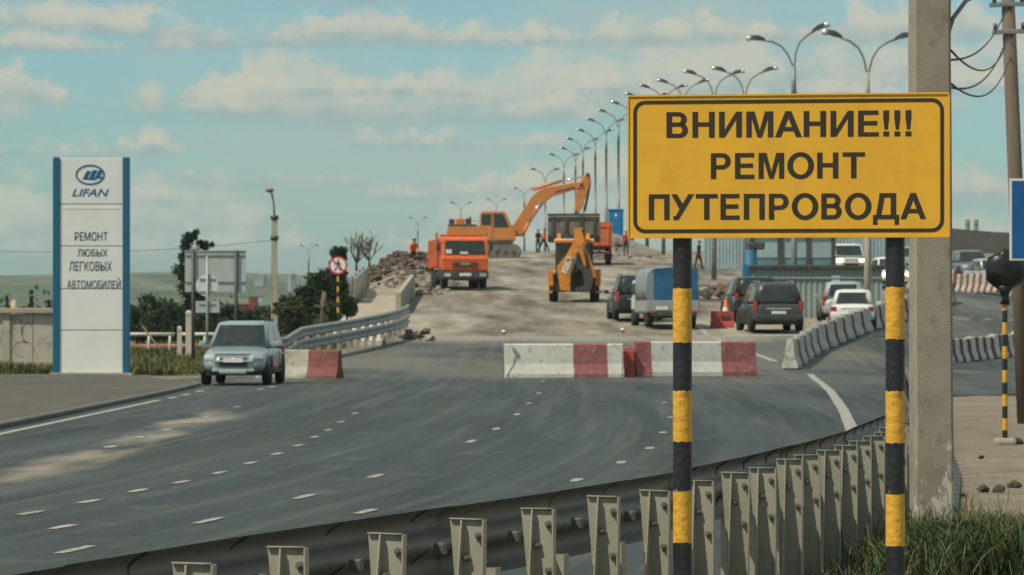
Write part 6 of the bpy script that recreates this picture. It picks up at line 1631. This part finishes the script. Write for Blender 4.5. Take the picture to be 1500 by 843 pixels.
cone_tree(46, 330, 424, 0.65, 'tallest small dark conical tree above the mural wall', 71)
cone_tree(72, 330, 438, 0.6, 'small dark tree just left of the pylon above the wall', 72)
p = px(21, 440, 300); t = thing('tank', 'small cream tank between the dark trees above the mural wall', 'tank', (p.x, 300, -0.2))
part('body', 'tan_tank', t, lambda b: b.tube([(0, 0, 0), (0, 0, p.z + 0.1), (0, 0, p.z + 0.2)], [0.24, 0.24, 0.1], 14))
part('cap', 'tan_tank', t, lambda b: b.tube([(0, 0, p.z + 0.2), (0, 0, p.z + 0.36)], 0.07, 8))

# far belt of trees below the hills, one mass
def far_wood():
    r = random.Random(5); vs, fs = [], []
    for k in range(520):
        Y = r.uniform(650, 1400); X = -Y * r.uniform(0.035, 0.15); h = r.uniform(2.5, 6.5); wd = r.uniform(1.5, 4)
        for q in range(26):
            a = Vector((r.gauss(0, .5) * wd, r.gauss(0, .5) * wd, abs(r.gauss(0, .45)) * h)); s = r.uniform(.5, 1.1)
            u = Vector((r.gauss(0, 1), r.gauss(0, 1), r.gauss(0, 1))).normalized() * s; w = u.cross(Vector((r.gauss(0, 1), r.gauss(0, 1), r.gauss(0, 1)))).normalized() * s * .7
            c = Vector((X, Y, -1.6)) + a; o = len(vs); vs += [tuple(c - u), tuple(c + w), tuple(c + u), tuple(c - w)]; fs.append((o, o + 1, o + 2, o + 3))
    b = MB(); b.v = vs; b.f = fs; b.m = [0] * len(fs); b.sm = [False] * len(fs)
    o = b.build('far_wood', 'leaf_mid', fix=False); o['kind'] = 'stuff'; o['label'] = 'far dark belt of trees at the foot of the hills'; o['category'] = 'wood'
far_wood()

# bare shrubs on the skyline
def bare(name, label, base, h, seed, n=9):
    rnd = random.Random(seed); t = thing(name, label, 'tree', base)
    def grow(b, p, d, L, r, lev):
        q = p + d * L; b.tube([p, p.lerp(q, 0.5) + Vector((rnd.gauss(0, .04), rnd.gauss(0, .04), 0)) * L, q], [r, r * 0.8, r * 0.6], 5)
        if lev > 0:
            for _ in range(3):
                dd = (d + Vector((rnd.gauss(0, .45), rnd.gauss(0, .45), rnd.uniform(0, .4)))).normalized(); grow(b, p.lerp(q, rnd.uniform(0.5, 1)), dd, L * rnd.uniform(.5, .75), r * 0.55, lev - 1)
    part('trunk', 'bark', t, lambda b: b.tube([(0, 0, -0.3), (0, 0, h * 0.12)], [0.08, 0.06], 6))
    for k in range(n):
        part('branch', 'bark', t, lambda b: grow(b, Vector((0, 0, h * 0.05)), Vector((rnd.gauss(0, .5), rnd.gauss(0, .4), 1)).normalized(), h * rnd.uniform(.3, .5), 0.035, 3))
bp1 = px(522, 384, 224); bare('bare_tree', 'leafless shrub on the skyline left of the dark rubble', (bp1.x, 224, bp1.z - 0.2), 2.0, 3)
bp2 = px(541, 380, 226); bare('bare_tree', 'leafless shrub with thicker limbs just left of the dark rubble crest', (bp2.x, 226, bp2.z - 0.2), 1.8, 4, 7)

# ------------------------------------------------------------------ grass
def blades(name, label, n, area, hmin, hmax, w, m, seed, seg=3, bend=0.5, zf=hgt):
    rnd = random.Random(seed); vs, fs, mi = [], [], []
    for i in range(n):
        X, Y, k = area(rnd)
        z = zf(X, Y); h = rnd.uniform(hmin, hmax) * k; a = rnd.uniform(0, 6.283)
        lean = Vector((math.cos(a), math.sin(a), 0)) * h * bend * rnd.uniform(0.2, 1.1)
        side = Vector((math.cos(a + 1.57 + rnd.uniform(-.5, .5)), math.sin(a + 1.57), 0)) * w * rnd.uniform(0.6, 1.2)
        o = len(vs); c = rnd.choice((0, 0, 0, 1))
        for s in range(seg):
            u = s / seg; p = Vector((X, Y, z)) + Vector((0, 0, h * (u - 0.18 * u * u * bend))) + lean * u * u
            vs += [p - side * (1 - u * 0.7), p + side * (1 - u * 0.7)]
        vs.append(Vector((X, Y, z)) + Vector((0, 0, h * (1 - 0.3 * bend))) + lean)
        for s in range(seg - 1): fs.append((o + 2 * s, o + 2 * s + 1, o + 2 * s + 3, o + 2 * s + 2)); mi.append(c)
        fs.append((o + 2 * seg - 2, o + 2 * seg - 1, o + 2 * seg)); mi.append(c)
    b = MB(); b.v = [tuple(v) for v in vs]; b.f = fs; b.m = mi; b.sm = [False] * len(fs)
    o = b.build(name, m, fix=False); o['kind'] = 'stuff'; o['label'] = label; o['category'] = 'grass'
    return o
TUFT = [(random.Random(99 + i).uniform(2.25, 4.1), random.Random(199 + i).uniform(23.6, 27.8)) for i in range(46)] + [(random.Random(399 + i).uniform(2.6, 3.7), random.Random(499 + i).uniform(24.0, 26.0)) for i in range(40)]
def near_area(r):
    cx, cy = TUFT[r.randrange(len(TUFT))]
    k = 0.55 + 0.45 * smooth(2.0, 2.9, cx)
    return cx + r.gauss(0, 0.09), cy + r.gauss(0, 0.16), k
blades('grass', 'tall dark green grass around the foot of the concrete pole', 10500, near_area, 0.16, 0.50, 0.0055, ['grass_green', 'grass_dry'], 1, 4, 0.9)
def under_rail(r):
    y = r.uniform(9, 34); return railx(y) + r.gauss(0.15, 0.28), y, 1.0
blades('grass', 'sparse low grass along the foot of the near guardrail', 3800, under_rail, 0.06, 0.24, 0.0042, ['grass_dry', 'grass_green'], 2, 3, 0.9)
blades('grass', 'dry seed stalks right of the concrete pole', 60, lambda r: (r.uniform(2.9, 3.6), r.uniform(25, 29), 1), 0.4, 0.75, 0.003, ['grass_dry', 'grass_dry'], 3, 5, 0.35)
def strip_area(r):
    y = 117 + 30 * r.random() ** 1.3; x = r.uniform(-22, lerp_tab([(117, -9.8), (122, -7.2), (130, -5.8), (140, -4.8), (150, -4.3)], y)); return x, y, 0.5 + 0.9 * max(0, 0.5 + mnoise.noise(Vector((x * 0.5, y * 0.25, 0))))
blades('grass', 'green grass strip behind the pavement between pylon and parked car', 34000, strip_area, 0.16, 0.42, 0.020, ['grass_strip', 'grass_dry'], 4, 2, 0.6)
def slope_area(r):
    y = r.uniform(135, 265); x = -7.4 - 0.01 * (y - 135) - 9 * r.random() ** 0.8; return x, y, 1.0 if mnoise.noise(Vector((x * 0.35, y * 0.06, 5))) > 0.12 - 0.09 * (-7.4 - x) else 0.12
blades('grass', 'rough olive grass over the lower embankment slope', 42000, slope_area, 0.2, 0.5, 0.035, ['leaf_olive', 'grass_strip'], 5, 2, 0.6)

# ------------------------------------------------------------------ people
def person(label, base, rz, joints, shirt, trousers, hair='hair', hat=None):
    """joints: dict of positions for 1.75 m figure, body is one skinned surface"""
    t = thing('person', label, 'person', base, rz)
    names = list(joints); idx = {n: i for i, n in enumerate(names)}
    E_ = [('pelvis', 'belly'), ('belly', 'chest'), ('chest', 'neck'), ('neck', 'head'), ('head', 'crown')]
    for s in 'lr':
        E_ += [('pelvis', 'hip' + s), ('hip' + s, 'knee' + s), ('knee' + s, 'ankle' + s), ('ankle' + s, 'toe' + s), ('chest', 'shoulder' + s), ('shoulder' + s, 'elbow' + s), ('elbow' + s, 'wrist' + s), ('wrist' + s, 'hand' + s)]
    rad = {'pelvis': .15, 'belly': .14, 'chest': .165, 'neck': .06, 'head': .095, 'crown': .075, 'hip': .10, 'knee': .068, 'ankle': .048, 'toe': .045, 'shoulder': .075, 'elbow': .05, 'wrist': .036, 'hand': .04}
    me = bpy.data.meshes.new('body')
    me.from_pydata([joints[n] for n in names], [(idx[a], idx[b]) for a, b in E_], [])
    o = bpy.data.objects.new('body', me); COL.objects.link(o)
    md = o.modifiers.new('skin', 'SKIN'); sub = o.modifiers.new('sub', 'SUBSURF'); sub.levels = 2; sub.render_levels = 2
    for n in names:
        r = rad.get(n, rad.get(n[:-1], .05)); sv = me.skin_vertices[0].data[idx[n]]
        sv.radius = (r, r * (0.75 if n in ('chest', 'belly', 'pelvis') else 1)); sv.use_root = n == 'pelvis'
    bpy.context.view_layer.update()
    me2 = bpy.data.meshes.new_from_object(o.evaluated_get(bpy.context.evaluated_depsgraph_get()))
    bpy.data.objects.remove(o)
    me2.materials.clear()
    for m in ('skin', shirt, trousers, 'rubber'): me2.materials.append(MATS[m])
    J = {n: Vector(p) for n, p in joints.items()}
    seg = [(J['pelvis'], J['belly'], 2), (J['belly'], J['chest'], 1), (J['chest'], J['neck'], 1), (J['head'], J['crown'], 0), (J['neck'], J['head'], 0)]
    for s in 'lr': seg += [(J['hip' + s], J['knee' + s], 2), (J['knee' + s], J['ankle' + s], 2), (J['ankle' + s], J['toe' + s], 3), (J['shoulder' + s], J['elbow' + s], 1), (J['elbow' + s], J['wrist' + s], 1), (J['wrist' + s], J['hand' + s], 0)]
    for p in me2.polygons:
        c = p.center; best = 9
        for a, b_, mi in seg:
            d = b_ - a; u = max(0, min(1, (c - a).dot(d) / max(d.length_squared, 1e-6))); k = (c - a - d * u).length
            if k < best: best = k; p.material_index = mi
        p.use_smooth = True
    bo = bpy.data.objects.new('body', me2); COL.objects.link(bo); bo.parent = t
    hc = (J['head'] + J['crown']) / 2 + Vector((0, 0.02, 0.035))
    part('hair' if not hat else 'hat', hat or hair, t, lambda b: b.ball(hc, 0.108, sq=(0.92, 1.0, 0.85)))
    return t
def pose(lean=0.0, stride=0.0, arm=(0.0, 0.0), turn=0):
    # forward is -y (towards us); stride spreads the legs along x when turn is set
    f = (lambda d: (d, 0)) if turn else (lambda d: (0, -d))
    def P_(x, fw, z): a = f(fw); return (x * (0.35 if turn else 1) + a[0], a[1] + (x if turn else 0), z)
    j = {'pelvis': P_(0, 0, .96), 'belly': P_(0, lean * .12, 1.10), 'chest': P_(0, lean * .3, 1.34), 'neck': P_(0, lean * .42, 1.50), 'head': P_(0, lean * .5 + .02, 1.60), 'crown': P_(0, lean * .52, 1.69)}
    for s, sg in (('l', -1), ('r', 1)):
        k = stride * sg
        j['hip' + s] = P_(sg * .10, k * .05, .90); j['knee' + s] = P_(sg * .11, k * .28 + abs(stride) * .06, .50); j['ankle' + s] = P_(sg * .11, k * .5 - (0.08 * stride if sg < 0 else 0), .09 + (0.04 * stride if sg < 0 else 0)); j['toe' + s] = P_(sg * .12, k * .5 + .16, .045)
        a = arm[0 if sg < 0 else 1]
        j['shoulder' + s] = P_(sg * .19, lean * .36, 1.41); j['elbow' + s] = P_(sg * .25, lean * .3 + a * .18, 1.14); j['wrist' + s] = P_(sg * .24, lean * .3 + a * .42, .92 + a * .22); j['hand' + s] = P_(sg * .235, lean * .3 + a * .50, .85 + a * .25)
    return j
def stand(x, Y, dz=0.0): X = (x - 750) * Y / F; return (X, Y, hgt(X, Y) + dz)
person('person in an orange vest and dark trousers striding right beside the excavator track', stand(796, 300), 0, pose(0.15, 0.75, (0.5, -0.2), 1), 'vest_orange', 'cloth_dark')
person('person in dark clothes standing just left of the striding orange vest', stand(788, 303), 0.6, pose(0.05, 0.1, (0.6, 0.3)), 'cloth_dark', 'cloth_dark')
wp_ = px(605, 356, 222)
person('person in an orange vest on top of the rubble heap', (wp_.x, 222, hgt(wp_.x, 222) - 0.55), 0.3, pose(0.5, 0.3, (0.6, 0.6)), 'vest_orange', 'cloth_dark')
person('person in dark clothes walking right of the left sign post under the yellow sign', stand(1023, 248), 0, pose(0.1, 0.4, (0.2, -0.3), 1), 'cloth_dark', 'cloth_dark')
person('person in a red jacket half hidden behind the left edge of the yellow sign', stand(917, 285, 0), 0.2, pose(0.1, 0.1, (0.3, 0.2)), 'cloth_red', 'cloth_dark')

# ------------------------------------------------------------------ far things on the left
def hz(x, y):
    t_ = smooth(1600, 3600, y)
    top = 44 + 9 * mnoise.noise(Vector((x / 700, 0.3, 1.7))) + 5 * mnoise.noise(Vector((x / 190, 2.1, 0.2)))
    top *= 1 - 0.55 * smooth(-190, 0, x)
    return -6 + t_ * (top + 6)
rnd = random.Random(77)
for i in range(16):
    x = 356 + i * 9 + rnd.uniform(-3, 3); Y = rnd.uniform(2700, 3500); X = (x - 750) * Y / F
    z = CAM_H + (470 - rnd.uniform(404, 416)) * Y / F
    t = thing('far_building', 'small pale building on the far hillside left of the embankment', 'building', (X, Y, z - 3), rnd.uniform(-.3, .3), 'far hillside buildings')
    w, h = rnd.uniform(3, 9), rnd.uniform(1.5, 4)
    part('wall', rnd.choice(['far_wall', 'far_wall', 'far_grey']), t, lambda b: b.box((0, 0, h / 2 - 6), (w, 8, h + 14)))
    part('roof', rnd.choice(['far_grey', 'rust']), t, lambda b: b.prism([(-w / 2 - .3, h + 1), (w / 2 + .3, h + 1), (0, h + 2.6)], 'y', -4.3, 4.3))
    for k in range(3): part('window', 'far_window', t, lambda b: b.box((-w / 3 + k * w / 3, -4.02, h * 0.6), (w * 0.14, 0.1, h * 0.3)))
p = px(362, 436, 620)
t = thing('red_shed', 'red shed with a taller end left of the pale lamp pole', 'shed', (p.x, 620, -2.0))
part('wall', 'brick_red', t, lambda b: b.box((-0.9, 2, 3.0), (3.2, 4, 6.0)))
part('tower', 'brick_red', t, lambda b: b.box((0.85, 1.4, 3.6), (1.2, 3, 7.2)))
part('roof', 'rust', t, lambda b: (b.box((-0.9, 2, 6.1), (3.4, 4.3, 0.18))))
p = px(380, 434, 640)
t = thing('blue_hut', 'pale blue hut right of the red shed', 'shed', (p.x, 640, -2.0))
part('wall', 'fence_blue', t, lambda b: b.box((0, 0, 3.7), (1.3, 2, 7.4)))
part('roof', 'far_grey', t, lambda b: b.box((0, 0, 7.45), (1.5, 2.2, 0.14)))

# ------------------------------------------------------------------ haze: even pale air round the whole place
hm = bpy.data.materials.new('haze'); hm.use_nodes = True
for n in list(hm.node_tree.nodes):
    if n.type == 'BSDF_PRINCIPLED': hm.node_tree.nodes.remove(n)
pvn = hm.node_tree.nodes.new('ShaderNodeVolumePrincipled')
pvn.inputs['Color'].default_value = (0.74, 0.94, 1.0, 1)
pvn.inputs['Density'].default_value = 0.00010
pvn.inputs['Anisotropy'].default_value = 0.2
hm.node_tree.links.new(pvn.outputs[0], [n for n in hm.node_tree.nodes if n.type == 'OUTPUT_MATERIAL'][0].inputs['Volume'])
MATS['haze'] = hm
hzb = part('haze', 'haze', None, lambda b: b.box((0, 4300, 34), (18400, 9500, 90)))
hzb['kind'] = 'stuff'
